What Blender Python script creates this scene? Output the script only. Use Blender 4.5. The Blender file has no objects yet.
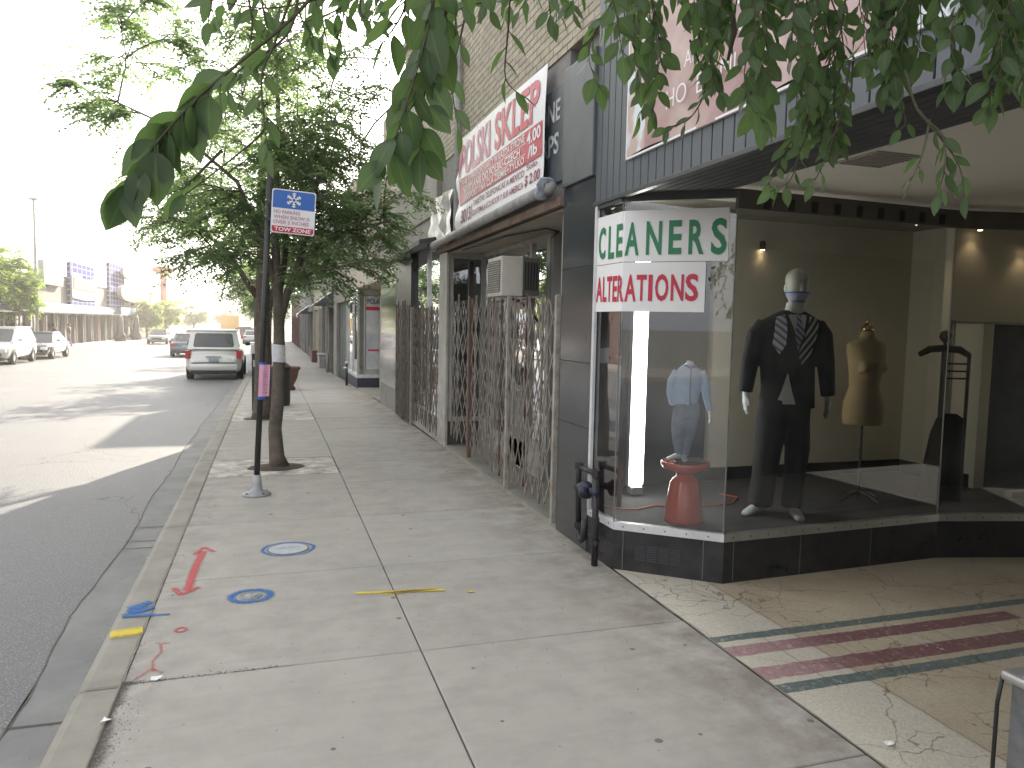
import bpy, math, random
import numpy as np
from mathutils import Vector, Matrix
R = math.radians
PI = math.pi
random.seed(7)
col = bpy.context.scene.collection
HC = 1.7

# ------------------------------------------------------------------ terrain
_pts = [(-80, 0), (9, 0), (14, -.03), (20, -.13), (30, -.33), (46, -.52), (85, -.75), (1200, -.75)]
def zg(Y):
    for (a, za), (b, zb) in zip(_pts, _pts[1:]):
        if Y <= b:
            return za + (zb - za) * (Y - a) / (b - a)
    return -.75

# ------------------------------------------------------------------ materials
def nt(name):
    m = bpy.data.materials.new(name); m.use_nodes = True
    t = m.node_tree
    for n in list(t.nodes): t.nodes.remove(n)
    return m, t
class G:
    """tiny node helper"""
    def __init__(s, t): s.t = t; s.N = t.nodes; s.L = t.links
    def n(s, kind, **k):
        o = s.N.new(kind)
        for a, b in k.items(): setattr(o, a, b)
        return o
    def l(s, a, b): s.L.new(a, b)
    def val(s, inp, v):
        if isinstance(v, bpy.types.NodeSocket): s.l(v, inp)
        else: inp.default_value = v
    def math(s, op, a, b=None, c=None, clamp=False):
        o = s.n('ShaderNodeMath', operation=op); o.use_clamp = clamp
        s.val(o.inputs[0], a)
        if b is not None: s.val(o.inputs[1], b)
        if c is not None: s.val(o.inputs[2], c)
        return o.outputs[0]
    def mix(s, f, a, b):
        o = s.n('ShaderNodeMix', data_type='RGBA')
        s.val(o.inputs[0], f)
        s.val(o.inputs[6], a if isinstance(a, bpy.types.NodeSocket) else (*a[:3], 1))
        s.val(o.inputs[7], b if isinstance(b, bpy.types.NodeSocket) else (*b[:3], 1))
        return o.outputs[2]
    def noise(s, vec, scale, detail=4, rough=.6, dist=0):
        o = s.n('ShaderNodeTexNoise'); s.l(vec, o.inputs['Vector'])
        o.inputs['Scale'].default_value = scale; o.inputs['Detail'].default_value = detail
        o.inputs['Roughness'].default_value = rough; o.inputs['Distortion'].default_value = dist
        return o.outputs[0]
    def voro(s, vec, scale, feature='F1', rnd=1):
        o = s.n('ShaderNodeTexVoronoi', feature=feature); s.l(vec, o.inputs['Vector'])
        o.inputs['Scale'].default_value = scale; o.inputs['Randomness'].default_value = rnd
        return o
    def ramp(s, f, a, b, clamp=True):
        o = s.n('ShaderNodeMapRange'); o.clamp = clamp
        s.val(o.inputs[0], f); o.inputs[1].default_value = a; o.inputs[2].default_value = b
        return o.outputs[0]
    def obj(s): return s.n('ShaderNodeTexCoord').outputs['Object']
    def gen(s): return s.n('ShaderNodeTexCoord').outputs['Generated']
    def sep(s, v):
        o = s.n('ShaderNodeSeparateXYZ'); s.l(v, o.inputs[0]); return o.outputs
    def comb(s, x, y, z):
        o = s.n('ShaderNodeCombineXYZ'); s.val(o.inputs[0], x); s.val(o.inputs[1], y); s.val(o.inputs[2], z); return o.outputs[0]
    def attr(s, name):
        o = s.n('ShaderNodeAttribute', attribute_name=name); return o
    def geo(s): return s.n('ShaderNodeNewGeometry').outputs['Position']
    def out(s, sh):
        o = s.n('ShaderNodeOutputMaterial'); s.l(sh, o.inputs[0])
    def bsdf(s, color, rough=.6, metal=0, spec=.5, bump=None, bstr=.3, bdist=.01, emis=None, estr=0, alpha=None, coat=0):
        p = s.n('ShaderNodeBsdfPrincipled')
        s.val(p.inputs['Base Color'], color if isinstance(color, bpy.types.NodeSocket) else (*color[:3], 1))
        s.val(p.inputs['Roughness'], rough); s.val(p.inputs['Metallic'], metal)
        p.inputs['Specular IOR Level'].default_value = spec
        if coat: p.inputs['Coat Weight'].default_value = coat; p.inputs['Coat Roughness'].default_value = .05
        if bump is not None:
            b = s.n('ShaderNodeBump'); b.inputs['Strength'].default_value = bstr; b.inputs['Distance'].default_value = bdist
            s.l(bump, b.inputs['Height']); s.l(b.outputs[0], p.inputs['Normal'])
        if emis is not None:
            s.val(p.inputs['Emission Color'], emis if isinstance(emis, bpy.types.NodeSocket) else (*emis, 1)); p.inputs['Emission Strength'].default_value = estr
        if alpha is not None: s.val(p.inputs['Alpha'], alpha)
        return p.outputs[0]

def M(name, c1, c2=None, rough=.65, scale=5, metal=0, spec=.5, bump=.15, bscale=60, rv=.1, coat=0, dirt=0):
    """surface with patchy colour, varied gloss and fine relief"""
    m, t = nt(name); g = G(t); v = g.obj()
    if c2 is None: c2 = tuple(x * .8 for x in c1)
    n1 = g.noise(v, scale, 6, .65); n2 = g.noise(v, bscale, 3)
    c = g.mix(g.ramp(n1, .32, .68), c1, c2)
    if dirt:
        z = g.sep(g.geo())[2]
        d = g.math('MULTIPLY', g.ramp(z, .9, 0.), g.ramp(g.noise(v, scale * 2, 5), .35, .75))
        c = g.mix(g.math('MULTIPLY', d, dirt), c, (.12, .10, .075))
    r = g.math('MULTIPLY_ADD', n1, rv * 2, rough - rv)
    g.out(g.bsdf(c, r, metal, spec, n2, bump, .004, coat=coat)); return m

def flat(name, c, rough=.5, metal=0, emis=0):
    m, t = nt(name); g = G(t); n = g.noise(g.obj(), 30, 3)
    cc = g.mix(g.math('MULTIPLY', n, .35), c, tuple(x * .78 for x in c))
    g.out(g.bsdf(cc, rough, metal, emis=c if emis else None, estr=emis)); return m

def mat_concrete():
    m, t = nt('concrete_slab'); g = G(t); v = g.geo()
    big = g.noise(v, .55, 6, .65); mid = g.noise(v, 4, 7, .7); fine = g.noise(v, 130, 4, .7); sp = g.noise(v, 420, 2, .6)
    at = g.attr('tint').outputs['Fac']
    c = g.mix(g.ramp(big, .38, .62), (.41, .388, .350), (.345, .328, .296))
    c = g.mix(g.math('MULTIPLY', g.ramp(mid, .42, .72), .55), c, (.225, .215, .19))
    c = g.mix(g.math('MULTIPLY', g.ramp(fine, .35, .75), .35), c, (.42, .41, .38))
    c = g.mix(g.math('MULTIPLY', g.ramp(sp, .58, .75), .5), c, (.13, .125, .115))
    c = g.mix(g.ramp(at, 0, 1), c, (.385, .37, .335)) if False else g.mix(g.math('MULTIPLY', at, .5), c, (.43, .415, .375))
    # gum and grime spots
    vo = g.voro(v, 2.6); vo.voronoi_dimensions = '2D'; s = g.sep(vo.outputs['Color'])
    r = g.math('MULTIPLY_ADD', s[0], .045, .012)
    wob = g.math('MULTIPLY', g.noise(v, 30, 3), .018)
    spot = g.math('LESS_THAN', g.math('ADD', vo.outputs['Distance'], wob), r)
    spot = g.math('MULTIPLY', spot, g.math('GREATER_THAN', s[1], .55))
    c = g.mix(g.math('MULTIPLY', spot, .75), c, (.085, .08, .072))
    vo2 = g.voro(v, 7.); vo2.voronoi_dimensions = '2D'; s2 = g.sep(vo2.outputs['Color'])
    sp2 = g.math('MULTIPLY', g.math('LESS_THAN', vo2.outputs['Distance'], .035), g.math('GREATER_THAN', s2[1], .8))
    c = g.mix(g.math('MULTIPLY', sp2, .6), c, (.11, .10, .09))
    # streak stains across the slabs
    st = g.noise(g.comb(g.math('MULTIPLY', g.sep(v)[0], .6), g.math('MULTIPLY', g.sep(v)[1], 5), 0), 2, 5, .6)
    c = g.mix(g.math('MULTIPLY', g.ramp(st, .5, .8), .25), c, (.2, .19, .17))
    # damp brown dirt along the shop fronts
    e = g.math('MULTIPLY', g.ramp(g.sep(v)[0], 1.55, 2.2), g.ramp(g.noise(v, 3.2, 6, .7), .38, .62))
    c = g.mix(g.math('MULTIPLY', e, .65), c, (.15, .12, .085))
    e2 = g.math('MULTIPLY', g.ramp(g.sep(v)[0], -.35, -.66), g.ramp(g.noise(v, 5, 6, .7), .42, .66))
    c = g.mix(g.math('MULTIPLY', e2, .4), c, (.10, .095, .085))
    g.out(g.bsdf(c, g.math('MULTIPLY_ADD', mid, .2, .68), 0, .35, fine, .35, .004)); return m

def mat_asphalt():
    m, t = nt('asphalt'); g = G(t); v = g.geo()
    big = g.noise(v, .35, 6, .6); agg = g.voro(v, 70).outputs['Distance']; fine = g.noise(v, 230, 3, .7)
    vs = g.comb(g.math('MULTIPLY', g.sep(v)[0], 1.1), g.math('MULTIPLY', g.sep(v)[1], .06), 0)
    lane = g.noise(vs, 1.2, 5, .6)
    c = g.mix(g.ramp(big, .3, .7), (.118, .120, .124), (.088, .090, .095))
    c = g.mix(g.math('MULTIPLY', g.ramp(lane, .4, .7), .5), c, (.095, .095, .098))
    c = g.mix(g.math('MULTIPLY', g.ramp(agg, .36, .08), .75), c, (.34, .335, .32))
    c = g.mix(g.math('MULTIPLY', g.ramp(fine, .55, .8), .7), c, (.04, .04, .042))
    d = g.noise(v, 1.3, 5); vv = g.n('ShaderNodeVectorMath', operation='ADD'); g.l(v, vv.inputs[0])
    dc = g.n('ShaderNodeTexNoise'); g.l(v, dc.inputs['Vector']); dc.inputs['Scale'].default_value = 1.6; dc.inputs['Detail'].default_value = 5
    g.l(dc.outputs[1], vv.inputs[1])
    ed = g.voro(vv.outputs[0], .42, 'DISTANCE_TO_EDGE').outputs['Distance']
    ck = g.math('MULTIPLY', g.math('LESS_THAN', ed, .0045), g.ramp(g.noise(v, .5, 3), .42, .55))
    c = g.mix(g.math('MULTIPLY', ck, .8), c, (.035, .035, .035))
    g.out(g.bsdf(c, g.math('MULTIPLY_ADD', fine, .16, .50), 0, .5, agg, .6, .006)); return m

def mat_terrazzo():
    m, t = nt('terrazzo'); g = G(t); v = g.geo(); s = g.sep(v)
    wob = g.math('MULTIPLY', g.math('SUBTRACT', g.noise(v, 9, 4), .5), .022)
    y = g.math('ADD', s[1], wob); x = s[0]
    chips = g.voro(v, 110).outputs['Color']; cs = g.sep(chips)[0]
    base = g.mix(g.ramp(g.noise(v, 1.4, 6, .7), .35, .7), (.52, .46, .35), (.40, .325, .225))
    base = g.mix(g.math('MULTIPLY', g.ramp(x, 2.80, 2.76), .8), base, (.60, .57, .49))
    base = g.mix(g.math('MULTIPLY', cs, .32), base, (.22, .18, .13))
    def band(a, b): return g.math('MULTIPLY', g.math('GREATER_THAN', y, a), g.math('LESS_THAN', y, b))
    red = g.mix(g.math('MULTIPLY', cs, .4), g.mix(g.ramp(x, 2.95, 2.6), (.20, .10, .105), (.40, .25, .255)), (.10, .04, .045))
    grn = g.mix(g.math('MULTIPLY', cs, .55), (.085, .12, .115), (.19, .22, .20))
    rm = g.math('ADD', g.math('MULTIPLY', band(3.22, 3.335), g.math('LESS_THAN', x, 4.3)), band(2.955, 3.085))
    gm = g.math('ADD', band(3.395, 3.47), band(2.82, 2.905))
    wr_ = g.math('SUBTRACT', 1, g.math('MULTIPLY', g.ramp(g.noise(v, 22, 6, .75), .54, .68), .75)); c = g.mix(g.math('MULTIPLY', rm, wr_), base, red); c = g.mix(g.math('MULTIPLY', gm, wr_), c, grn)
    # dirty wear + cracks
    vv = g.n('ShaderNodeVectorMath', operation='MULTIPLY_ADD'); dc = g.n('ShaderNodeTexNoise'); g.l(v, dc.inputs['Vector'])
    dc.inputs['Scale'].default_value = 3; dc.inputs['Detail'].default_value = 6; vv.inputs[1].default_value = (.35, .35, .35)
    g.l(dc.outputs[1], vv.inputs[0]); g.l(v, vv.inputs[2])
    ed = g.voro(vv.outputs[0], 1.5, 'DISTANCE_TO_EDGE').outputs['Distance']
    ck = g.math('LESS_THAN', ed, .004)
    ed2 = g.voro(vv.outputs[0], 4.6, 'DISTANCE_TO_EDGE').outputs['Distance']
    ck2 = g.math('MULTIPLY', g.math('LESS_THAN', ed2, .012), g.math('MULTIPLY', g.math('GREATER_THAN', g.noise(v, 1.1, 2), .53), g.math('LESS_THAN', x, 3.3)))
    rep = g.math('MULTIPLY', g.math('GREATER_THAN', g.noise(v, 2.1, 5, .7), .665), g.math('LESS_THAN', x, 4.2))
    c = g.mix(g.math('MULTIPLY', rep, .6), c, (.46, .45, .42)); jl_ = g.math('LESS_THAN', g.math('ABSOLUTE', g.math('SUBTRACT', g.math('ADD', x, wob), 2.79)), .005); gy = g.math('MULTIPLY', g.math('LESS_THAN', g.math('ABSOLUTE', g.math('SUBTRACT', g.math('FRACT', g.math('MULTIPLY', x, 2.9)), .5)), .011), g.math('MULTIPLY', g.math('GREATER_THAN', y, 2.8), g.math('LESS_THAN', y, 3.5))); c = g.mix(g.math('MULTIPLY', g.math('MAXIMUM', jl_, gy), .55), c, (.12, .10, .08))
    c = g.mix(g.math('MULTIPLY', g.math('MAXIMUM', ck, ck2), .55), c, (.07, .055, .04))
    h = g.math('SUBTRACT', g.math('MULTIPLY', cs, .2), g.math('MAXIMUM', ck, ck2))
    g.out(g.bsdf(c, g.math('MULTIPLY_ADD', g.noise(v, 5, 4), .3, .42), 0, .4, h, .3, .003)); return m

def mat_brick(name, ca, cb, mortar, w=.21, h=.067):
    m, t = nt(name); g = G(t); v = g.geo(); s = g.sep(v)
    vec = g.comb(s[1], s[2], 0)
    b = g.n('ShaderNodeTexBrick'); g.l(vec, b.inputs['Vector'])
    b.inputs['Scale'].default_value = 1; b.inputs['Brick Width'].default_value = w; b.inputs['Row Height'].default_value = h
    b.inputs['Mortar Size'].default_value = .008; b.inputs['Mortar Smooth'].default_value = .3
    b.inputs['Color1'].default_value = (*ca, 1); b.inputs['Color2'].default_value = (*cb, 1); b.inputs['Mortar'].default_value = (*mortar, 1)
    n = g.noise(v, 1.1, 5); c = g.mix(g.math('MULTIPLY', g.ramp(n, .4, .75), .45), b.outputs[0], tuple(x * .55 for x in ca)); st_ = g.noise(g.comb(g.math('MULTIPLY', s[1], 5.), g.math('MULTIPLY', s[2], .35), 0), 1.3, 5); c = g.mix(g.math('MULTIPLY', g.ramp(st_, .48, .72), .4), c, tuple(x * .4 for x in ca)); pv = g.noise(g.comb(g.math('MULTIPLY', s[1], 4.7), g.math('MULTIPLY', s[2], 14.9), 0), 1., 1); c = g.mix(g.math('MULTIPLY', g.ramp(pv, .5, .62), .25), c, tuple(min(1, x * 1.3) for x in ca))
    f = g.noise(v, 60, 3); h_ = g.math('MULTIPLY_ADD', f, .25, g.math('SUBTRACT', 1, b.outputs[1]))
    g.out(g.bsdf(c, .85, 0, .3, h_, .7, .008)); return m

def mat_glass(name, tint=(.93, .95, .94), refl=1.0, dirt=.04):
    m, t = nt(name); g = G(t)
    tr = g.n('ShaderNodeBsdfTransparent'); tr.inputs[0].default_value = (*tint, 1)
    gl = g.n('ShaderNodeBsdfGlossy'); gl.inputs['Roughness'].default_value = .015; gl.inputs[0].default_value = (.95, .97, 1, 1)
    lw = g.n('ShaderNodeFresnel'); lw.inputs[0].default_value = 1.6
    f = g.math('MULTIPLY', lw.outputs[0], 1.5 * refl, clamp=True)
    mx = g.n('ShaderNodeMixShader'); g.l(f, mx.inputs[0]); g.l(tr.outputs[0], mx.inputs[1]); g.l(gl.outputs[0], mx.inputs[2])
    d = g.n('ShaderNodeBsdfDiffuse'); d.inputs[0].default_value = (.5, .5, .48, 1)  # pale diffuse film: grime, strengthened to imitate hazy reflections
    m2 = g.n('ShaderNodeMixShader'); g.l(g.math('MULTIPLY', g.ramp(g.noise(g.geo(), 2.5, 6, .7), .4, .8), dirt), m2.inputs[0])
    g.l(mx.outputs[0], m2.inputs[1]); g.l(d.outputs[0], m2.inputs[2]); g.out(m2.outputs[0]); return m

def mat_leaf(name, c1, c2, trans, tw=.45, vein=False):
    m, t = nt(name); g = G(t); a = g.attr('tint').outputs['Fac']
    n = g.noise(g.geo(), 12, 2)
    c = g.mix(g.math('MINIMUM', a, 1.), c1, c2); c = g.mix(g.math('MULTIPLY', n, .4), c, tuple(x * .6 for x in c1)); c = g.mix(g.math('MULTIPLY', g.ramp(a, 2.02, 2.18), .5), c, (.20, .28, .10))
    p = g.n('ShaderNodeBsdfPrincipled'); g.l(c, p.inputs['Base Color']); p.inputs['Roughness'].default_value = .48
    p.inputs['Specular IOR Level'].default_value = .35
    tl = g.n('ShaderNodeBsdfTranslucent'); tl.inputs[0].default_value = (*trans, 1)
    mx = g.n('ShaderNodeMixShader'); mx.inputs[0].default_value = tw
    g.l(p.outputs[0], mx.inputs[1]); g.l(tl.outputs[0], mx.inputs[2]); g.out(mx.outputs[0]); return m

def mat_paint(name, c, thr=.42, soft=.22):
    m, t = nt(name); g = G(t); v = g.geo()
    n = g.noise(v, 90, 5, .8); e = g.attr('tint').outputs['Fac']
    a = g.ramp(g.math('ADD', n, g.math('MULTIPLY_ADD', e, .75, -.40)), thr, thr + soft + .12)
    g.out(g.bsdf(c, .7, 0, .3, alpha=g.math('MULTIPLY', a, .88))); return m

def mat_stripe(name, a, b, ang, freq, duty=.5, c=None):
    m, t = nt(name); g = G(t); s = g.sep(g.obj())
    k = g.math('ADD', g.math('MULTIPLY', s[0], math.cos(ang)), g.math('MULTIPLY', s[2], math.sin(ang)))
    f = g.math('FRACT', g.math('MULTIPLY', k, freq)); cc = g.mix(g.math('GREATER_THAN', f, duty), a, b)
    if c: cc = g.mix(g.math('MULTIPLY', g.math('GREATER_THAN', f, duty + .18), g.math('LESS_THAN', f, duty + .3)), cc, c)
    g.out(g.bsdf(cc, .45)); return m

def emit(name, c, s):
    m, t = nt(name); g = G(t); e = g.n('ShaderNodeEmission'); e.inputs[0].default_value = (*c, 1); e.inputs[1].default_value = s
    g.out(e.outputs[0]); return m

MT = {}
MT['concrete'] = mat_concrete(); MT['asphalt'] = mat_asphalt(); MT['terrazzo'] = mat_terrazzo()
MT['kerb'] = M('kerb_concrete', (.31, .295, .255), (.22, .21, .18), .8, 3, bump=.5, bscale=120)
MT['gutter'] = M('gutter_concrete', (.20, .20, .195), (.145, .145, .145), .7, 2.5, bump=.4, bscale=150)
MT['dirt'] = M('joint_dirt', (.075, .068, .058), (.13, .12, .10), .95, 40, bump=.8)
MT['soil'] = M('tree_pit_soil', (.10, .075, .055), (.05, .04, .03), .95, 12, bump=1, bscale=50)
MT['pavers'] = M('tree_pit_pavers', (.66, .64, .59), (.24, .21, .175), .85, 5, bump=.8, bscale=45)
MT['brick'] = mat_brick('tan_brick', (.50, .45, .355), (.42, .37, .285), (.13, .115, .095))
MT['stone'] = M('cast_stone', (.36, .34, .30), (.25, .24, .215), .8, 1.6, bump=.3)
MT['plaster'] = M('grey_render', (.27, .265, .25), (.19, .185, .175), .8, 1.8, bump=.35, dirt=.3)
MT['granite'] = M('dark_marble', (.052, .056, .064), (.032, .035, .04), .16, 3, spec=.6, bump=.02, rv=.08, dirt=.35)
MT['bulk'] = M('black_panel', (.012, .014, .019), (.020, .022, .027), .3, 4, bump=.05, rv=.1, dirt=.25)
MT['siding'] = M('charcoal_siding', (.085, .098, .115), (.072, .083, .098), .42, 2, bump=.05)
MT['siding_dark'] = flat('siding_groove', (.012, .014, .018), .7)
MT['soffitdark'] = M('soffit_strip', (.07, .072, .076), (.05, .053, .057), .6)
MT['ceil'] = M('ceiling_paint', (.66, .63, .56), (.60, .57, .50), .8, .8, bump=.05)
MT['wall_in'] = M('tan_wall', (.70, .66, .52), (.65, .61, .475), .8, .7, bump=.03)
MT['black'] = flat('black_paint', (.012, .012, .013), .5)
MT['floor_in'] = M('display_carpet', (.055, .058, .062), (.04, .042, .046), .9, 8, bump=.5, bscale=200)
MT['alu'] = M('aluminium', (.55, .55, .54), (.42, .42, .41), .38, 6, metal=.8, bump=.05)
MT['whitemetal'] = M('white_trim', (.66, .67, .68), (.5, .51, .52), .45, 6, bump=.05, dirt=.0)
MT['screw'] = flat('screw_head', (.08, .08, .09), .4, 1)
MT['glass'] = mat_glass('shop_glass', refl=1.35, dirt=.13); MT['glass2'] = mat_glass('reflective_glass', (.55, .58, .58), 2.6, .08)  # shop pane's dirt raised to paint reflection haze over it
MT['glass3'] = mat_glass('side_glass', (.90, .92, .92), .9, .12)  # dirt raised here too, as a painted veil of haze
MT['iron'] = M('gate_steel', (.36, .34, .31), (.15, .12, .095), .5, 14, metal=.35, bump=.3)
MT['iron2'] = M('gate_steel_brown', (.20, .165, .135), (.10, .078, .06), .6, 14, metal=.3, bump=.3)
MT['post_grey'] = M('worn_post', (.40, .385, .35), (.20, .17, .14), .6, 9, bump=.3)
MT['rust'] = M('rust', (.15, .085, .06), (.10, .06, .045), .85, 12, bump=.5)
MT['redwood'] = M('weathered_wood', (.13, .062, .045), (.24, .20, .16), .8, 9, bump=.6)
MT['cream'] = M('cream_paint', (.47, .43, .35), (.36, .32, .25), .7, 3, bump=.3)
MT['offwhite'] = M('off_white_paint', (.46, .45, .415), (.32, .31, .28), .6, 5, bump=.2, dirt=.5)
MT['acwhite'] = M('ac_casing', (.52, .50, .45), (.44, .42, .37), .5, 5)
MT['acgrille'] = M('ac_grille', (.16, .155, .145), (.12, .12, .11), .6, 5)
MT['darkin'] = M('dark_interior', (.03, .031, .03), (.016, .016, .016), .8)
MT['sign_white'] = M('vinyl_white', (.76, .77, .79), (.68, .69, .71), .3, 4, bump=.02)
MT['signplain'] = M('paper_white', (.80, .80, .80), (.74, .74, .74), .6, 2, bump=.02)
MT['crimson'] = flat('crimson', (.50, .03, .07), .35)
MT['crimson_glare'] = flat('glare_pale_crimson', (.60, .24, .30), .4)  # paler copy of crimson: glare on the banner's left part put into the colour
MT['green'] = flat('sign_green', (.015, .20, .085), .5)
MT['signred'] = flat('sign_red', (.52, .02, .06), .5)
MT['blue'] = flat('sign_blue', (.02, .12, .45), .4); MT['tape'] = flat('blue_tape', (.03, .16, .62), .5)
MT['pink'] = M('pink_paper', (.78, .42, .56), (.70, .36, .5), .7, 9)
MT['letter_white'] = flat('white_letter', (.82, .82, .82), .5)
MT['wornletter'] = M('worn_letter', (.55, .56, .56), (.25, .27, .29), .6, 20)
MT['phone'] = M('slate_board', (.045, .058, .072), (.075, .085, .095), .4, 4, bump=.1)
MT['galv'] = M('galvanised_sheet', (.50, .50, .49), (.27, .27, .255), .3, 5, metal=.75, bump=.6, bscale=9)
MT['pipegrey'] = M('grey_wrap', (.40, .40, .385), (.22, .215, .205), .55, 7, bump=.5, bscale=25)
MT['tarp'] = M('pale_tarp', (.42, .46, .52), (.28, .32, .38), .45, 9, bump=.7, bscale=18)
MT['tube'] = emit('fluorescent', (1, .99, .93), 21.); MT['spot'] = emit('spot_glow', (1, .75, .45), 12.)
MT['mannequin'] = M('mannequin_white', (.72, .74, .74), (.66, .68, .68), .35, 3, bump=0)
MT['manhead'] = M('mannequin_head_cream', (.60, .60, .50), (.55, .55, .46), .4, 3, bump=0)
MT['suit'] = M('black_suit_cloth', (.016, .016, .018), (.011, .011, .013), .85, 30, bump=.25, bscale=300)
MT['trouser'] = M('black_trouser_cloth', (.013, .013, .015), (.02, .02, .022), .85, 20, bump=.25, bscale=300)
MT['shirt'] = M('cream_shirt', (.74, .73, .66), (.68, .66, .6), .8, 8)
MT['tie1'] = mat_stripe('silver_navy_tie', (.70, .70, .76), (.07, .075, .12), R(50), 24, .6, (.4, .36, .45))
MT['tie2'] = mat_stripe('grey_dark_tie', (.05, .05, .055), (.74, .72, .70), R(-38), 26, .52)
MT['tie3'] = mat_stripe('navy_knot_tie', (.10, .12, .19), (.5, .53, .6), R(45), 30, .5)
MT['bluestrap'] = flat('blue_edge', (.05, .2, .55), .6); MT['maskprint'] = M('printed_mask', (.62, .60, .66), (.35, .33, .5), .7, 60)
MT['formtan'] = M('dress_form_linen', (.50, .36, .17), (.42, .33, .18), .75, 3, bump=.3, bscale=200)
MT['brass'] = flat('brass_cap', (.5, .33, .14), .25, 1)
MT['shirtblue'] = M('light_blue_shirt', (.50, .62, .82), (.42, .54, .74), .8, 12, bump=.4, bscale=30)
MT['jeans'] = M('blue_jeans', (.12, .155, .22), (.27, .31, .38), .85, 7, bump=.5, bscale=60)
MT['stool'] = M('orange_plastic', (.56, .075, .035), (.49, .06, .03), .25, 3, bump=0, rv=.03)
MT['cord'] = flat('orange_cord', (.6, .1, .04), .5)
MT['darkwood'] = M('dark_wood', (.022, .015, .012), (.035, .024, .018), .45, 9)
MT['blackpipe'] = M('black_iron_pipe', (.022, .023, .03), (.045, .04, .042), .45, 20, metal=.3, bump=.5)
MT['valve'] = M('valve_blue_grey', (.03, .035, .07), (.02, .02, .03), .45, 20, metal=.3)
MT['polegreen'] = M('dark_sign_post', (.018, .02, .02), (.035, .036, .034), .5, 8, bump=.3)
MT['basegrey'] = M('grey_flange', (.36, .37, .38), (.25, .26, .27), .6, 8, bump=.3)
MT['paper'] = M('paper_sheet', (.72, .72, .74), (.55, .56, .62), .8, 25)
MT['bark'] = M('bark', (.15, .125, .10), (.075, .062, .05), .95, 9, bump=1, bscale=26)
MT['bark2'] = M('twig_bark', (.09, .085, .05), (.06, .055, .035), .9, 9)
MT['leaf_near'] = mat_leaf('near_leaf', (.042, .070, .040), (.070, .112, .052), (.22, .37, .10), .38)
MT['leaf_mid'] = mat_leaf('street_tree_leaf', (.07, .105, .065), (.12, .165, .085), (.29, .43, .16), .5)
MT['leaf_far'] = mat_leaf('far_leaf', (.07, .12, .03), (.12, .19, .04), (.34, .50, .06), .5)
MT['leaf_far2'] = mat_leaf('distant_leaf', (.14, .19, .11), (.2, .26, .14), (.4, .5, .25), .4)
MT['terracotta'] = M('brown_planter', (.16, .065, .05), (.11, .05, .04), .7, 6)
MT['tyre'] = flat('tyre_rubber', (.018, .018, .019), .85); MT['rim'] = flat('alloy_rim', (.42, .42, .43), .35, .8)
MT['carglass'] = M('car_glass', (.03, .036, .042), (.022, .027, .03), .06, 2, bump=0, rv=.02, spec=.8)
MT['plastic'] = flat('dark_plastic', (.03, .03, .032), .6)
MT['taillight'] = flat('tail_light_red', (.45, .015, .02), .2); MT['headlight'] = flat('headlight_clear', (.7, .72, .74), .12)
MT['plate'] = flat('number_plate', (.35, .42, .48), .4)
def paint(n, c, metal=.15): return M('car_paint_' + n, c, tuple(x * .93 for x in c), .22, 1, metal=metal, bump=0, rv=.04, coat=.8)
MT['p_white'] = paint('white', (.66, .66, .63)); MT['p_bluegrey'] = paint('blue_grey', (.10, .12, .17), .4)
MT['p_silver'] = paint('silver', (.42, .44, .46), .5); MT['p_dark'] = paint('dark', (.10, .11, .12), .5); MT['p_red'] = paint('red', (.20, .018, .024)); MT['p_green'] = paint('grey_green', (.20, .25, .25), .4)
MT['yellowbox'] = M('yellow_truck_box', (.62, .36, .07), (.55, .32, .07), .6, 2)
MT['stucco'] = M('beige_stucco', (.26, .25, .23), (.21, .205, .19), .9, .6, spec=.1)  # kept dark: shade on the far facades is put into this colour
MT['redbrick'] = mat_brick('red_brick', (.20, .10, .075), (.16, .08, .06), (.16, .14, .13))
MT['bluetile'] = None
def mat_tile(name, a, b, n):
    m, t = nt(name); g = G(t); s = g.sep(g.geo())
    fx = g.math('FRACT', g.math('MULTIPLY', s[1], n * .29)); fz = g.math('FRACT', g.math('MULTIPLY', s[2], n))
    l = g.math('MAXIMUM', g.math('LESS_THAN', fx, .16), g.math('LESS_THAN', fz, .2))
    r = g.noise(g.geo(), 3, 3)
    g.out(g.bsdf(g.mix(l, g.mix(g.ramp(r, .35, .65), a, tuple(min(1, x * 1.8) for x in a)), b), .9, spec=.05)); return m
MT['bluetile'] = mat_tile('blue_grid', (.035, .04, .16), (.26, .28, .36), 2.1)  # tile colours darkened to carry the shade of the far side
MT['greyblue'] = flat('blue_white_band', (.22, .27, .37), .9)
MT['far_white'] = M('shade_darkened_white', (.36, .36, .37), (.30, .30, .31), .9, 2, spec=.1)  # white darkened so that its colour holds the far side's shade
MT['wood'] = M('dull_timber', (.2, .15, .11), (.14, .11, .08), .8, 5)

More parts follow.
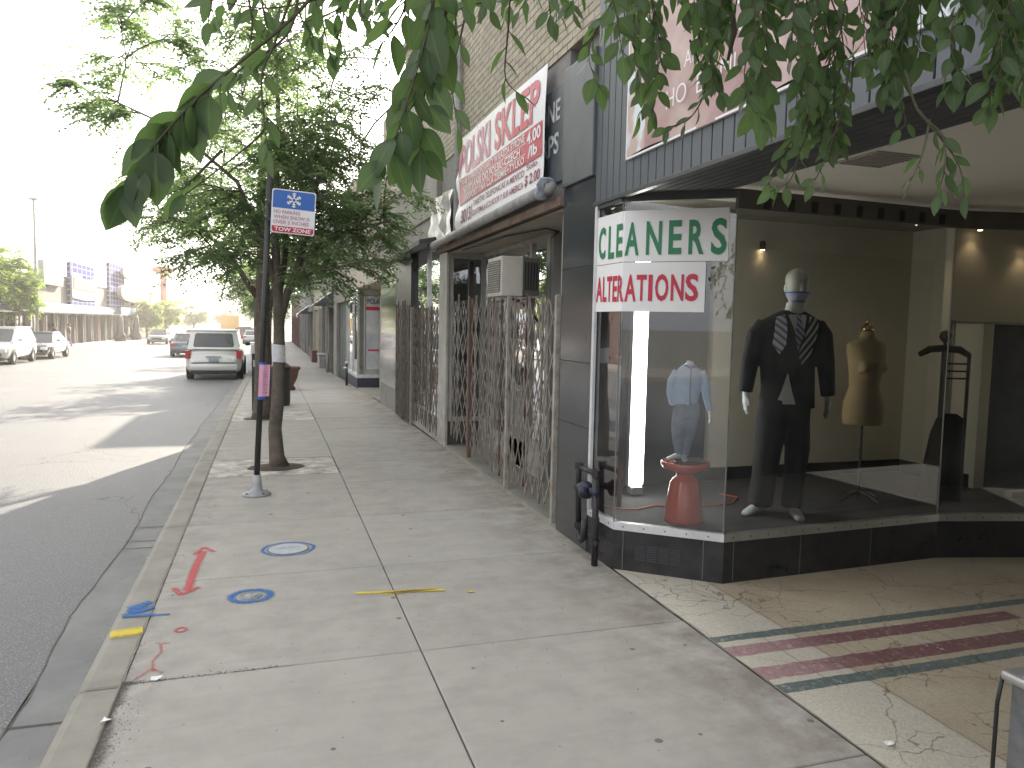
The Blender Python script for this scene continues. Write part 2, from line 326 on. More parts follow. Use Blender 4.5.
# ------------------------------------------------------------------ mesh helpers
def world_loc(o):
    v = Vector((0, 0, 0))
    while o: v += o.location; o = o.parent
    return v
class MB:
    def __init__(s): s.v = []; s.f = []; s.mi = []; s.cur = 0; s.t = []; s.g = []
    def add(s, vs, fs, tint=0.):
        n = len(s.v); s.g.append((n, len(s.f))); s.v += [tuple(p) for p in vs]; s.t += [tint] * len(vs)
        s.f += [tuple(i + n for i in q) for q in fs]; s.mi += [s.cur] * len(fs); return s
    def box(s, x0, x1, y0, y1, z0, z1, bev=0.):
        if x0 > x1: x0, x1 = x1, x0
        if y0 > y1: y0, y1 = y1, y0
        if z0 > z1: z0, z1 = z1, z0
        if bev <= 0:
            return s.add([(x, y, z) for x in (x0, x1) for y in (y0, y1) for z in (z0, z1)],
                         [(0, 1, 3, 2), (4, 6, 7, 5), (0, 4, 5, 1), (2, 3, 7, 6), (0, 2, 6, 4), (1, 5, 7, 3)])
        b = min(bev, (x1 - x0) / 2.1, (y1 - y0) / 2.1, (z1 - z0) / 2.1)
        import bmesh
        bm = bmesh.new(); bmesh.ops.create_cube(bm, size=1)
        for v in bm.verts: v.co = ((x0 + x1) / 2 + v.co.x * (x1 - x0), (y0 + y1) / 2 + v.co.y * (y1 - y0), (z0 + z1) / 2 + v.co.z * (z1 - z0))
        bmesh.ops.bevel(bm, geom=bm.edges[:], offset=b, segments=2, affect='EDGES', profile=.6)
        bm.verts.ensure_lookup_table(); s.add([v.co[:] for v in bm.verts], [[v.index for v in f.verts] for f in bm.faces]); bm.free(); return s
    def quad(s, *p): return s.add(p, [tuple(range(len(p)))])
    def prism(s, poly, z0, z1):
        n = len(poly); vs = [(x, y, z0) for x, y in poly] + [(x, y, z1) for x, y in poly]
        fs = [tuple(reversed(range(n))), tuple(range(n, 2 * n))] + [(i, (i + 1) % n, n + (i + 1) % n, n + i) for i in range(n)]
        return s.add(vs, fs)
    def wall(s, pts, z0, z1, th=.02, side=1):
        """vertical sheet of thickness th along a polyline"""
        for (a, b) in zip(pts, pts[1:]):
            d = Vector((b[0] - a[0], b[1] - a[1])); n = Vector((-d.y, d.x)).normalized() * th * side
            s.prism([(a[0], a[1]), (b[0], b[1]), (b[0] + n.x, b[1] + n.y), (a[0] + n.x, a[1] + n.y)] if side > 0 else
                    [(a[0], a[1]), (a[0] + n.x, a[1] + n.y), (b[0] + n.x, b[1] + n.y), (b[0], b[1])], z0, z1)
        return s
    def tube(s, pts, r, n=8, cap=True):
        pts = [Vector(p) for p in pts]; m = len(pts)
        rs = r if isinstance(r, (list, tuple)) else [r] * m
        base = len(s.v); vs = []; up = None
        for i, p in enumerate(pts):
            d = (pts[min(i + 1, m - 1)] - pts[max(i - 1, 0)]).normalized()
            if up is None: up = Vector((0, 0, 1)) if abs(d.z) < .9 else Vector((1, 0, 0))
            a = d.cross(up).normalized(); b = a.cross(d).normalized(); up = b
            for k in range(n):
                an = 2 * PI * k / n; vs.append(p + (a * math.cos(an) + b * math.sin(an)) * rs[i])
        fs = [(i * n + k, i * n + (k + 1) % n, (i + 1) * n + (k + 1) % n, (i + 1) * n + k) for i in range(m - 1) for k in range(n)]
        if cap: fs += [tuple(reversed(range(n))), tuple(range((m - 1) * n, m * n))]
        return s.add(vs, fs)
    def loft(s, rings, n=20, e=1., cap=True):
        """rings: (cx, cy, cz, rx, ry[, tilt about x])"""
        vs = []
        for r in rings:
            cx, cy, cz, rx, ry = r[:5]; tl = r[5] if len(r) > 5 else 0
            for k in range(n):
                a = 2 * PI * k / n; c, q = math.cos(a), math.sin(a)
                c = math.copysign(abs(c) ** e, c); q = math.copysign(abs(q) ** e, q)
                vs.append((cx + rx * c, cy + ry * q * math.cos(tl), cz + ry * q * math.sin(tl)))
        m = len(rings)
        fs = [(i * n + k, i * n + (k + 1) % n, (i + 1) * n + (k + 1) % n, (i + 1) * n + k) for i in range(m - 1) for k in range(n)]
        if cap: fs += [tuple(reversed(range(n))), tuple(range((m - 1) * n, m * n))]
        return s.add(vs, fs)
    def build(s, name, mats, parent=None, smooth=False, local=False):
        me = bpy.data.meshes.new(name); off = Vector((0, 0, 0)) if (local or not parent) else world_loc(parent)
        me.from_pydata([tuple(Vector(v) - off) for v in s.v], [], s.f)
        if not isinstance(mats, (list, tuple)): mats = [mats]
        for m in mats: me.materials.append(m)
        if len(mats) > 1: me.polygons.foreach_set('material_index', s.mi)
        at = me.attributes.new('tint', 'FLOAT', 'POINT'); at.data.foreach_set('value', s.t)
        if smooth: me.polygons.foreach_set('use_smooth', [True] * len(me.polygons))
        me.update(); o = bpy.data.objects.new(name, me); col.objects.link(o); o.parent = parent
        return o
def build_parts(mb, name, mats, parent=None, smooth=False, local=False):
    """one object for every piece that was added"""
    ends = mb.g[1:] + [(len(mb.v), len(mb.f))]; out = []
    for (a, b), (c, d) in zip(mb.g, ends):
        q = MB(); q.v = mb.v[a:c]; q.t = mb.t[a:c]; q.f = [tuple(i - a for i in f) for f in mb.f[b:d]]; q.mi = [0] * len(q.f)
        out.append(q.build(name, mats, parent, smooth, local))
    return out
def tag(o, label=None, cat=None, group=None, kind=None):
    for k, v in (('label', label), ('category', cat), ('group', group), ('kind', kind)):
        if v: o[k] = v
    return o
def thing(name, label, cat, loc=(0, 0, 0), rz=0, group=None):
    o = bpy.data.objects.new(name, None); o.empty_display_size = .2; col.objects.link(o); o.location = loc; o.rotation_euler.z = rz
    return tag(o, label, cat, group)
def kids(o): return [c for c in bpy.data.objects if c.parent == o]
def copy_tree(o, parent=None):
    c = o.copy(); col.objects.link(c); c.parent = parent
    for ch in kids(o): copy_tree(ch, c)
    return c
def bake(o, mods):
    """apply modifiers by replacing the mesh with its evaluated copy"""
    for k, props in mods:
        md = o.modifiers.new(k, k)
        for a, b in props.items(): setattr(md, a, b)
    dg = bpy.context.evaluated_depsgraph_get(); dg.update()
    me = bpy.data.meshes.new_from_object(o.evaluated_get(dg)); o.modifiers.clear(); old = o.data; o.data = me
    me.name = o.name; return o
_txt = {}
def text_geo(s, bold=.0):
    """flat outline mesh of a string, normalised to cap height 1: verts (u, v), faces, width"""
    key = (s, bold)
    if key in _txt: return _txt[key]
    cu = bpy.data.curves.new('lettering', 'FONT'); cu.body = s; cu.size = 1; cu.offset = bold; cu.resolution_u = 3
    o = bpy.data.objects.new('lettering', cu); col.objects.link(o)
    dg = bpy.context.evaluated_depsgraph_get(); dg.update(); me = bpy.data.meshes.new_from_object(o.evaluated_get(dg))
    vs = [(v.co.x, v.co.y) for v in me.vertices]; fs = [tuple(p.vertices) for p in me.polygons]
    bpy.data.objects.remove(o); bpy.data.curves.remove(cu); bpy.data.meshes.remove(me)
    x0 = min(v[0] for v in vs); x1 = max(v[0] for v in vs); 
    h = .7
    vs = [((x - x0) / h, y / h) for x, y in vs]; _txt[key] = (vs, fs, (x1 - x0) / h); return _txt[key]
def put_text(mb, s, fn, u0, v0, height, width=None, bold=.0, jitter=0):
    vs, fs, w = text_geo(s, bold); sx = (width / w) if width else height
    mb.add([fn(u0 + u * sx, v0 + v * height) for u, v in vs], fs)
    return mb

# ================================================================== SETTING
ys = list(np.arange(-40, 20, 1.)) + list(np.arange(20, 130, 2.5)) + [130, 180, 260, 420]
def strip(mb, x0, x1, ylist, zoff, n=1):
    vs = []; fs = []
    for i, y in enumerate(ylist):
        for k in range(n + 1): vs.append((x0 + (x1 - x0) * k / n, y, zg(y) + zoff))
    for i in range(len(ylist) - 1):
        for k in range(n):
            a = i * (n + 1) + k; fs.append((a, a + 1, a + n + 2, a + n + 1))
    return mb.add(vs, fs)
m = MB(); m.quad((-1500, -600, -1.4), (1500, -600, -1.4), (1500, 2600, -1.4), (-1500, 2600, -1.4))
tag(m.build('ground', M('far_ground', (.2, .19, .17), (.15, .15, .13), .9, .02)), kind='structure')
m = MB(); strip(m, -13.15, -1.13, ys, -.137, 4); tag(m.build('road', MT['asphalt']), kind='structure')
# asphalt edge runs wavily over the gutter pan; a tar seam marks it
rnd = random.Random(3)
yy = list(np.arange(-6, 30, .12)); wob = []; w = 0
for y in yy:
    w += rnd.uniform(-.011, .011); w *= .93; wob.append(-1.145 + w + .012 * math.sin(y * 2.1))
m = MB()
vs = [(x, y, zg(y) - .129) for x, y in zip(wob, yy)] + [(-.8, y, zg(y) - .125) for y in yy]; k = len(yy)
m.add(vs, [(i, k + i, k + i + 1, i + 1) for i in range(k - 1)]); strip(m, -1.145, -.8, [30, 60, 130, 420], -.127); strip(m, -1.145, -.8, [-40, -6], -.127)
tag(m.build('gutter', MT['gutter']), kind='structure')
m = MB()
vs = [(x - .002 - .006 * rnd.random(), y, zg(y) - .1275) for x, y in zip(wob, yy)] + [(x + .003, y, zg(y) - .1255) for x, y in zip(wob, yy)]
m.add(vs, [(i, k + i, k + i + 1, i + 1) for i in range(k - 1)])
for y, a, b in ((3.69, -1.14, -.88), (6.42, -1.13, -.82), (6.62, -1.13, -.84), (7.05, -1.13, -.80), (9.2, -1.13, -.8), (12, -1.13, -.8)):
    m.quad((a, y, zg(y) - .123), (b, y - .01, zg(y) - .123), (b, y + .004, zg(y) - .123), (a, y + .012, zg(y) - .123))
tag(m.build('gutter_seam', MT['dirt']), kind='structure')
# kerb
m = MB(); prof = [(-.672, 0), (-.81, -.001), (-.838, -.010), (-.856, -.032), (-.885, -.14)]
y = 3.72 - 2.83 * 8
while y < 400:
    L = 2.83 if y < 60 else 30; y1 = y + L - .012
    yl = [y, y + .01] + [y + L * q / 4 for q in (1, 2, 3)] + [y1 - .01, y1]
    vs = []
    for i, q in enumerate(yl):
        dz = -.008 if i in (0, len(yl) - 1) else 0
        for (x, z) in prof: vs.append((x, q, zg(q) + z + dz))
    n = len(prof); m.add(vs, [(i * n + j, (i + 1) * n + j, (i + 1) * n + j + 1, i * n + j + 1) for i in range(len(yl) - 1) for j in range(n - 1)])
    y += L
tag(m.build('kerb', MT['kerb']), kind='structure')
# pavement slabs
m = MB(); strip(m, -.70, 2.36, ys, -.016); tag(m.build('pavement_bedding', MT['dirt']), kind='structure')
m = MB(); rnd = random.Random(5)
def slab(x0, x1, y0, y1):
    g_ = .0035; b = .006; dz = rnd.uniform(-.002, .002); tt = rnd.random() * .6
    nx = 2; ny = max(1, int((y1 - y0) / 4))
    a = [(x0 + g_, y0 + g_), (x1 - g_, y0 + g_), (x1 - g_, y1 - g_), (x0 + g_, y1 - g_)]
    c = [(x0 + g_ + b, y0 + g_ + b), (x1 - g_ - b, y0 + g_ + b), (x1 - g_ - b, y1 - g_ - b), (x0 + g_ + b, y1 - g_ - b)]
    vs = [(x, y, zg(y) - .015) for x, y in a] + [(x, y, zg(y) + dz - .006) for x, y in a] + [(x, y, zg(y) + dz) for x, y in c]
    m.add(vs, [(i, (i + 1) % 4, 4 + (i + 1) % 4, 4 + i) for i in range(4)] + [(4 + i, 4 + (i + 1) % 4, 8 + (i + 1) % 4, 8 + i) for i in range(4)] + [(8, 9, 10, 11)], tt)
P = 1.415
jr = [3.725 + P * k for k in range(-8, 45)] + [67.5 + 4 * k for k in range(70)]
for a, b in zip(jr, jr[1:]): slab(.74, 2.285, a, b)
jl = [3.725 + P * k for k in range(-8, 4)][:11] + [6.555, 8.5]
jl = sorted(set([round(3.725 + P * k, 3) for k in range(-8, 3)] + [8.5, 9.58, 10.98, 12.2, 13.4, 15.0] + [round(15.0 + P * k, 3) for k in range(1, 38)])) + [69 + 4 * k for k in range(70)]
pads = [(8.5, 9.58), (13.4, 15.0)]
for a, b in zip(jl, jl[1:]):
    if (a, b) not in pads: slab(-.665, .74, a, b)
tag(m.build('pavement', MT['concrete']), kind='structure')
for (a, b), cy in zip(pads, (9.0, 13.75)):
    m = MB(); N = 18; cx = .06 if cy < 10 else -.15
    # pavers around a round-ish soil opening
    ox = [(cx + .30 * math.cos(2 * PI * k / N) * (1 + .12 * rnd.random()), cy + .24 * math.sin(2 * PI * k / N) * (1 + .12 * rnd.random())) for k in range(N)]
    def edge(px, py):
        dx, dy = px - cx, py - cy; t = 1e9
        for lim, d_ in ((.725 - cx, dx), (-.66 - cx, dx), (b - .01 - cy, dy), (a + .01 - cy, dy)):
            if abs(d_) > 1e-6 and lim / d_ > 0: t = min(t, lim / d_)
        return cx + dx * t, cy + dy * t
    ex = [edge(*p) for p in ox]
    vs = [(x, y, zg(y) - .003 + rnd.uniform(-.003, .003)) for x, y in ox] + [(x, y, zg(y) - .002) for x, y in ex]
    m.add(vs, [(k, N + k, N + (k + 1) % N, (k + 1) % N) for k in range(N)])
    cs = [(-.66, a + .01), (.725, a + .01), (.725, b - .01), (-.66, b - .01)]
    for c_ in cs:   # fill the corners of the pit frame
        ds = sorted(range(N), key=lambda k: (ex[k][0] - c_[0]) ** 2 + (ex[k][1] - c_[1]) ** 2)
        best = None
        for k in range(N):
            p, q = ex[k], ex[(k + 1) % N]
            if abs(p[0] - q[0]) > .001 and abs(p[1] - q[1]) > .001:
                d_ = (p[0] - c_[0]) ** 2 + (p[1] - c_[1]) ** 2
                if best is None or d_ < best[0]: best = (d_, p, q)
        if best: m.quad((best[1][0], best[1][1], zg(c_[1]) - .002), (c_[0], c_[1], zg(c_[1]) - .002), (best[2][0], best[2][1], zg(c_[1]) - .002))
    tag(m.build('tree_pit_paving', MT['pavers']), kind='structure')
    m = MB(); m.loft([(cx, cy, zg(cy) - .014, .36, .3), (cx, cy, zg(cy) - .006, .34, .28), (cx, cy, zg(cy) + .02, .12, .1)], 20); tag(m.build('tree_pit_soil', MT['soil'], smooth=True), kind='structure')
rnd = random.Random(8)
for xc, wd, ya_, yb_ in ((-.668, .010, -10, 60), (2.287, .008, -3, 4.6)):
    m = MB(); yl = list(np.arange(ya_, yb_, .07)); L_ = [xc - wd * rnd.uniform(.3, 1.1) for _ in yl]; Q_ = [xc + wd * rnd.uniform(.3, 1.1) for _ in yl]; kk = len(yl)
    m.add([(a, y, zg(y) + .0022) for a, y in zip(L_, yl)] + [(a, y, zg(y) + .0028) for a, y in zip(Q_, yl)], [(i, kk + i, kk + i + 1, i + 1) for i in range(kk - 1)])
    tag(m.build('joint_fill', M('joint_fill', (.15, .14, .12), (.27, .25, .22), .95, 14, bump=.6)), kind='structure')
# entrance floor
m = MB(); m.quad((2.29, -3, .001), (6.4, -3, .001), (6.4, 4.75, .001), (2.29, 4.75, .001)); tag(m.build('entrance_floor', MT['terrazzo']), kind='structure')
# far side pavement and kerb
m = MB(); strip(m, -17.5, -13.25, ys, 0); tag(m.build('far_pavement', M('far_concrete', (.30, .28, .25), (.24, .22, .2), .85, 1)), kind='structure')
m = MB()
for a, b in zip(ys, ys[1:]): m.box(-13.25, -13.1, a, b, zg((a + b) / 2) - .16, zg((a + b) / 2) + .012)
tag(m.build('far_kerb', MT['kerb']), kind='structure')

# ------------------------------------------------------------------ paint marks, covers, litter
def ribbon(mb, pts, wd, z=.004, tint=1.):
    pts = [Vector((p[0], p[1], 0)) for p in pts]
    for a, b in zip(pts, pts[1:]):
        d = (b - a).normalized(); n = Vector((-d.y, d.x, 0)) * wd * .62
        q = [a - n, a + n, b + n, b - n]
        # middle opaque, edges feathered through the tint attribute
        i = len(mb.v)
        mb.v += [(*(a - n * 1.5).xy, z), (*a.xy, z), (*(a + n * 1.5).xy, z), (*(b - n * 1.5).xy, z), (*b.xy, z), (*(b + n * 1.5).xy, z)]
        mb.t += [0, tint, 0, 0, tint, 0]; mb.f += [(i, i + 1, i + 4, i + 3), (i + 1, i + 2, i + 5, i + 4)]; mb.mi += [0, 0]; z += .0004
    return mb
m = MB(); vs = []; nn = 26; r_ = random.Random(2)
for i in range(nn):
    y = 2.2 + 1.55 * i / (nn - 1); vs += [(-.668, y, .0035), (-.668 + .05 + .07 * r_.random() * (.4 + i / nn), y, .0035)]
m.add(vs, [(2 * i, 2 * i + 1, 2 * i + 3, 2 * i + 2) for i in range(nn - 1)]); m.t = [1. if k % 2 == 0 else 0. for k in range(len(m.v))]
tag(m.build('kerb_dirt', mat_paint('grime', (.07, .062, .052), .40, .35)), kind='structure')
PR, PB, PY = mat_paint('red_spray', (.55, .09, .10)), mat_paint('blue_spray', (.04, .16, .42)), mat_paint('yellow_spray', (.70, .55, .05), .36)
PR2 = mat_paint('faint_red_spray', (.5, .12, .12), .58, .25)
def mark(label, mt, build):
    m = MB(); build(m); tag(m.build('paint_mark', mt), label, 'paint mark')
mark('red double-headed arrow sprayed across a pavement slab near the kerb', PR, lambda m: (ribbon(m, [(-.505, 4.95), (-.50, 5.4), (-.475, 5.78)], .065), ribbon(m, [(-.59, 5.02), (-.535, 4.88), (-.44, 5.0)], .045), ribbon(m, [(-.53, 5.70), (-.48, 5.88), (-.40, 5.74)], .04)))
def ring(m, cx, cy, rx, ry, w, seg=22):
    rr = random.Random(int(cx * 100)); pts = [(cx + rx * math.cos(2 * PI * k / seg) * (1 + rr.uniform(-.04, .04)), cy + ry * math.sin(2 * PI * k / seg) * (1 + rr.uniform(-.04, .04))) for k in range(seg + 1)]
    for a, b in zip(pts, pts[1:]): ribbon(m, [a, b], w)
mark('thin blue sprayed outline round the larger pale cover', PB, lambda m: ring(m, .115, 5.69, .185, .165, .035))
mark('thick blue sprayed ring round the smaller worn cover', PB, lambda m: ring(m, -.125, 4.755, .118, .105, .06))
mark('long thin yellow sprayed line crossing the middle pavement joint', PY, lambda m: (ribbon(m, [(.50, 4.64), (1.05, 4.56)], .045), ribbon(m, [(.66, 4.585), (1.0, 4.60)], .05)))
def on_kerb(m, f): f(m)
mark('blue sprayed scribble over the kerb top', PB, lambda m: (ribbon(m, [(-.80, 4.72), (-.69, 4.80), (-.79, 4.66), (-.66, 4.70), (-.81, 4.60), (-.64, 4.58)], .06, z=.006), ribbon(m, [(-.64, 4.58), (-.56, 4.57)], .03)))
mark('short yellow sprayed bar on the kerb top', PY, lambda m: ribbon(m, [(-.825, 4.34), (-.67, 4.36)], .12, z=.006))
mark('small red sprayed loop between the arrow and the faint red squiggle', PR, lambda m: ring(m, -.475, 4.32, .028, .03, .022, 10))
mark('faint red sprayed squiggle with a forked foot near the kerb', PR2, lambda m: (ribbon(m, [(-.555, 4.15), (-.54, 4.05), (-.565, 3.95), (-.55, 3.83)], .028), ribbon(m, [(-.62, 3.76), (-.56, 3.86), (-.50, 3.80)], .035), ribbon(m, [(-.58, 4.17), (-.51, 4.15)], .03)))
mark('small yellow sprayed dot right of the yellow line', PY, lambda m: ribbon(m, [(1.18, 4.49), (1.22, 4.485)], .03))
t = thing('utility_cover', 'round pale metal cover set in the pavement inside the thin blue outline', 'cover', (.115, 5.69, 0))
m = MB(); m.loft([(.115, 5.69, -.004, .155, .140), (.115, 5.69, .004, .155, .140), (.115, 5.69, .005, .148, .134)], 36); m.build('frame', M('cover_rim', (.12, .125, .13), rough=.5), t)
m = MB(); m.loft([(.115, 5.69, .003, .140, .127), (.115, 5.69, .0075, .138, .125)], 36); m.build('lid', M('cover_lid', (.46, .50, .53), (.36, .40, .43), .45, 18, metal=.2, bump=.5, bscale=90), t)
m = MB()
f = lambda u, v: (.115 - .085 + u * .9 + v * .3, 5.665 + v + u * .25, .009)
put_text(m, 'CHICAGO', f, .0, 0, .04, .17); m.build('lettering', flat('cover_letter', (.15, .2, .27)), t)
t = thing('utility_cover', 'small worn cover in a cracked oval patch inside the thick blue ring', 'cover', (-.125, 4.755, 0))
m = MB(); m.loft([(-.125, 4.755, -.003, .07, .065), (-.125, 4.755, .0055, .068, .063)], 24); m.build('frame', M('patch_lid', (.28, .30, .31), (.16, .17, .17), .7, 25), t)
m = MB(); m.loft([(-.125, 4.755, .004, .045, .04), (-.125, 4.755, .009, .042, .037)], 18); m.build('lid', M('patch_lid2', (.44, .45, .46), (.12, .12, .12), .6, 50), t)
def scrap(x, y, s, label, mt, z=0.004):
    m = MB(); rr = random.Random(int(x * 1000)); N = 7
    top = [(x + s * math.cos(2 * PI * k / N + .3) * rr.uniform(.5, 1.1), y + s * .8 * math.sin(2 * PI * k / N + .3) * rr.uniform(.5, 1.1), z + rr.uniform(.002, .02)) for k in range(N)]
    m.add(top + [(x, y, z + .018)], [(k, (k + 1) % N, N) for k in range(N)]); tag(m.build('paper_scrap', mt), label, 'litter')
scrap(-.52, 3.73, .030, 'white crumpled paper scrap lying on the slab joint beside the kerb', MT['signplain']); scrap(-.665, 3.38, .028, 'white paper scrap with blue print in the dirt behind the kerb', MT['signplain'])
scrap(-.88, 6.1, .03, 'small white paper scrap lying in the gutter', MT['signplain'], -.12); scrap(2.42, 2.33, .03, 'tiny white paper scrap on the terrazzo near the pavement edge', MT['signplain'])
# loose grit
m = MB(); rr = random.Random(11)
def pebble(x, y, z, s):
    a = rr.random() * 6; vs = [(x + s * math.cos(a + k * 2.1) * rr.uniform(.6, 1.2), y + s * math.sin(a + k * 2.1) * rr.uniform(.6, 1.2), z) for k in range(3)] + [(x, y, z + s * rr.uniform(.5, .9))]
    m.add(vs, [(0, 1, 3), (1, 2, 3), (2, 0, 3)], rr.random())
for _ in range(1500):
    y = rr.uniform(2.2, 4.2) if rr.random() < .6 else rr.uniform(2.2, 14); pebble(-.665 + abs(rr.gauss(0, .045)) * (1.4 if y < 3.7 else .35), y, zg(y), rr.uniform(.001, .0045))
for _ in range(420): pebble(rr.uniform(-.64, .1), 3.725 + rr.gauss(0, .014), 0, rr.uniform(.0015, .006))
for _ in range(900): y = rr.uniform(2.4, 3.75); pebble(-.655 + abs(rr.gauss(0, .05)), y, 0, rr.uniform(.0015, .007))
for _ in range(420): y = rr.uniform(2, 12); pebble(rr.uniform(-.66, 2.26), y, zg(y), rr.uniform(.001, .0035))
for _ in range(500): y = rr.uniform(4.5, 14); pebble(2.25 - abs(rr.gauss(0, .05)), y, zg(y), rr.uniform(.001, .005))
for _ in range(700): y = rr.uniform(3, 20); pebble(-.89 - abs(rr.gauss(0, .05)), y, zg(y) - .125, rr.uniform(.001, .005))
tag(m.build('grit', M('grit', (.24, .22, .19), (.08, .075, .07), .9, 90)), kind='stuff')

exec_after = []

# ================================================================== CLEANERS SHOP
A_, B_, C_, D_ = (2.285, 4.675), (2.865, 4.207), (4.80, 4.30), (5.75, 4.08)
shop = thing('cleaners_shop', 'dark fronted shop with angled display window and charcoal siding fascia over a recessed entrance', 'shop', (4, 4, 0))
m = MB(); m.box(2.262, 2.55, 5.10, 5.735, 0, 2.80, .006)
m.build('pilaster', MT['granite'], shop)
m = MB(); m.box(2.235, 2.5, 5.125, 5.72, 2.80, 3.72, .008); m.build('pilaster_cap', M('brushed_slate_cladding', (.115, .125, .14), (.085, .095, .105), .42, 2, metal=.3, bump=.1), shop)
m = MB()
for z in (.93, 1.42, 2.15): m.box(2.259, 2.3, 5.105, 5.73, z, z + .006)
build_parts(m, 'pilaster_joint', MT['siding_dark'], shop)
# ribbed fascia
m = MB(); y = 5.118
while y > -4:
    m.box(2.262, 2.30, y - .092, y, 2.60, 4.9, .004); y -= .102
m.build('fascia_siding', MT['siding'], shop)
m = MB(); m.box(2.285, 2.42, -4, 5.115, 2.602, 4.9); m.build('fascia_backing', MT['siding_dark'], shop)
m = MB(); m.box(2.248, 2.30, -4, 5.12, 2.572, 2.602, .004); m.build('fascia_drip_trim', M('edge_trim', (.05, .055, .062), rough=.4), shop)
m = MB()
x = 2.31
while x < 2.80:
    m.box(x, x + .058, -4, 4.75, 2.598, 2.62, .003); x += .066
m.build('soffit', MT['soffitdark'], shop)
m = MB(); m.box(2.43, 9, -4, 4.78, 2.625, 2.75); m.build('entrance_ceiling', MT['ceil'], shop)
m = MB(); m.box(2.95, 3.25, 3.15, 3.45, 2.617, 2.627); vq = m.build('ceiling_vent', M('vent_tan', (.42, .40, .35)), shop)
m = MB()
for k in range(9): m.box(2.965, 3.235, 3.165 + k * .031, 3.179 + k * .031, 2.611, 2.618)
m.build('slat', flat('vent_slat', (.33, .31, .27)), vq)
# upper wall / mass that also throws the street shadow
m = MB(); m.box(2.36, 12, -9, 5.60, 2.76, 7.0); m.build('upper_wall', MT['plaster'], shop)
poly = [(2.27, 5.098), A_, B_, C_, D_]
m = MB(); m.wall(poly, 0.0, .285, .05); m.build('bulkhead', MT['bulk'], shop)
m = MB()
def seg_pt(a, b, s, off=0.):
    d = Vector((b[0] - a[0], b[1] - a[1])).normalized(); n = Vector((-d.y, d.x)); p = Vector(a) + (Vector(b) - Vector(a)) * s - n * off
    return p
def on_seg(mb, a, b, s0, s1, z0, z1, out0, out1):
    p0, p1 = seg_pt(a, b, s0, out1), seg_pt(a, b, s1, out1); q0, q1 = seg_pt(a, b, s0, out0), seg_pt(a, b, s1, out0)
    mb.prism([tuple(p0), tuple(p1), tuple(q1), tuple(q0)], z0, z1)
for s in (.085, .82): on_seg(m, A_, B_, s, s + .008, 0.01, .283, -.002, .002)
for s in (.04, .33, .66): on_seg(m, B_, C_, s, s + .003, .01, .283, -.002, .002)
build_parts(m, 'panel_seam', M('seam_grey', (.12, .12, .125)), shop)
gv = MB(); on_seg(gv, A_, B_, .20, .64, .075, .205, -.002, .003); gr = gv.build('vent_grille', flat('vent_black', (.02, .022, .025), .5), shop)
m = MB()
for k in range(4):
    for j in range(7): on_seg(m, A_, B_, .215 + k * .107, .215 + k * .107 + .085, .088 + j * .016, .095 + j * .016, .003, .007)
m.build('louvre', flat('louvre_grey', (.05, .052, .058), .4), gr)
for nm, a, b, mt in (('sill_trim', (2.27, 5.098), A_, 'whitemetal'), ('sill_trim', A_, B_, 'whitemetal'), ('sill_trim', B_, C_, 'alu'), ('sill_trim', C_, D_, 'alu')):
    m = MB(); on_seg(m, a, b, 0, 1, .285, .338, -.045, .008); o = m.build(nm, MT[mt], shop)
    L = math.dist(a, b); m = MB(); k = .06
    while k < L - .03:
        s = k / L; on_seg(m, a, b, s, s + .009 / L, .308, .317, .008, .0105); k += .145
    build_parts(m, 'screw', MT['screw'], o)
for a, b, g_ in (((2.272, 5.07), A_, 'glass'), (A_, B_, 'glass'), (B_, C_, 'glass3'), (C_, D_, 'glass3')):
    m = MB(); p0, p1 = seg_pt(a, b, 0.002, -.015), seg_pt(a, b, .998, -.015)
    m.quad((p0.x, p0.y, .338), (p1.x, p1.y, .338), (p1.x, p1.y, 2.57), (p0.x, p0.y, 2.57)); m.build('window_pane', MT[g_], shop)
m = MB(); m.box(2.258, 2.282, 5.06, 5.098, .338, 2.59, .003); m.build('window_jamb', MT['whitemetal'], shop)
m = MB()
for p in (A_, B_, C_): m.box(p[0] - .002, p[0] + .005, p[1] + .008, p[1] + .016, .338, 2.55)
build_parts(m, 'glass_joint', M('silicone', (.20, .20, .18), rough=.4), shop)
m = MB(); on_seg(m, B_, C_, 0, 1, 2.475, 2.60, -.03, .01); on_seg(m, C_, D_, 0, 1, 2.475, 2.60, -.03, .01)
hb = m.build('window_head', M('bronze_head', (.10, .092, .078), (.085, .078, .066), .5, 3), shop)
m = MB()
for k in range(9): on_seg(m, B_, C_, .1 + k * .1, .125 + k * .1, 2.487, 2.56, .010, .016)
build_parts(m, 'bracket', MT['black'], hb)
m = MB(); on_seg(m, A_, B_, 0, 1, 2.545, 2.60, -.03, .004); m.box(2.262, 2.30, 4.675, 5.098, 2.545, 2.60); m.build('window_head', MT['soffitdark'], shop)
# display room
m = MB(); m.prism([(2.32, 5.80), (2.32, 4.70), (2.88, 4.245), (4.80, 4.335), (5.75, 4.135), (8.5, 4.2), (8.5, 5.80)], .26, .326); m.build('display_floor', MT['floor_in'], shop)
m = MB(); m.box(2.34, 6.05, 5.83, 5.93, .3, 2.75); m.box(5.96, 6.08, 5.0, 5.83, .3, 2.75)
m.box(5.53, 5.575, 4.98, 5.05, .3, 1.80); m.box(5.53, 8.5, 4.98, 5.05, 1.80, 2.75); m.build('display_wall', MT['wall_in'], shop)
m = MB(); m.box(2.33, 5.95, 5.815, 5.83, .325, .445); m.box(5.945, 5.96, 5.05, 5.82, .325, .445); m.build('skirting', MT['black'], shop)
m = MB(); m.box(2.30, 2.335, 5.11, 5.82, .3, 2.75); m.build('display_side_wall', MT['darkin'], shop)
m = MB(); m.box(2.43, 8.5, 4.79, 5.83, 2.68, 2.74); m.build('display_ceiling', M('display_ceiling_paint', (.20, .18, .14), (.17, .155, .12), .8), shop)
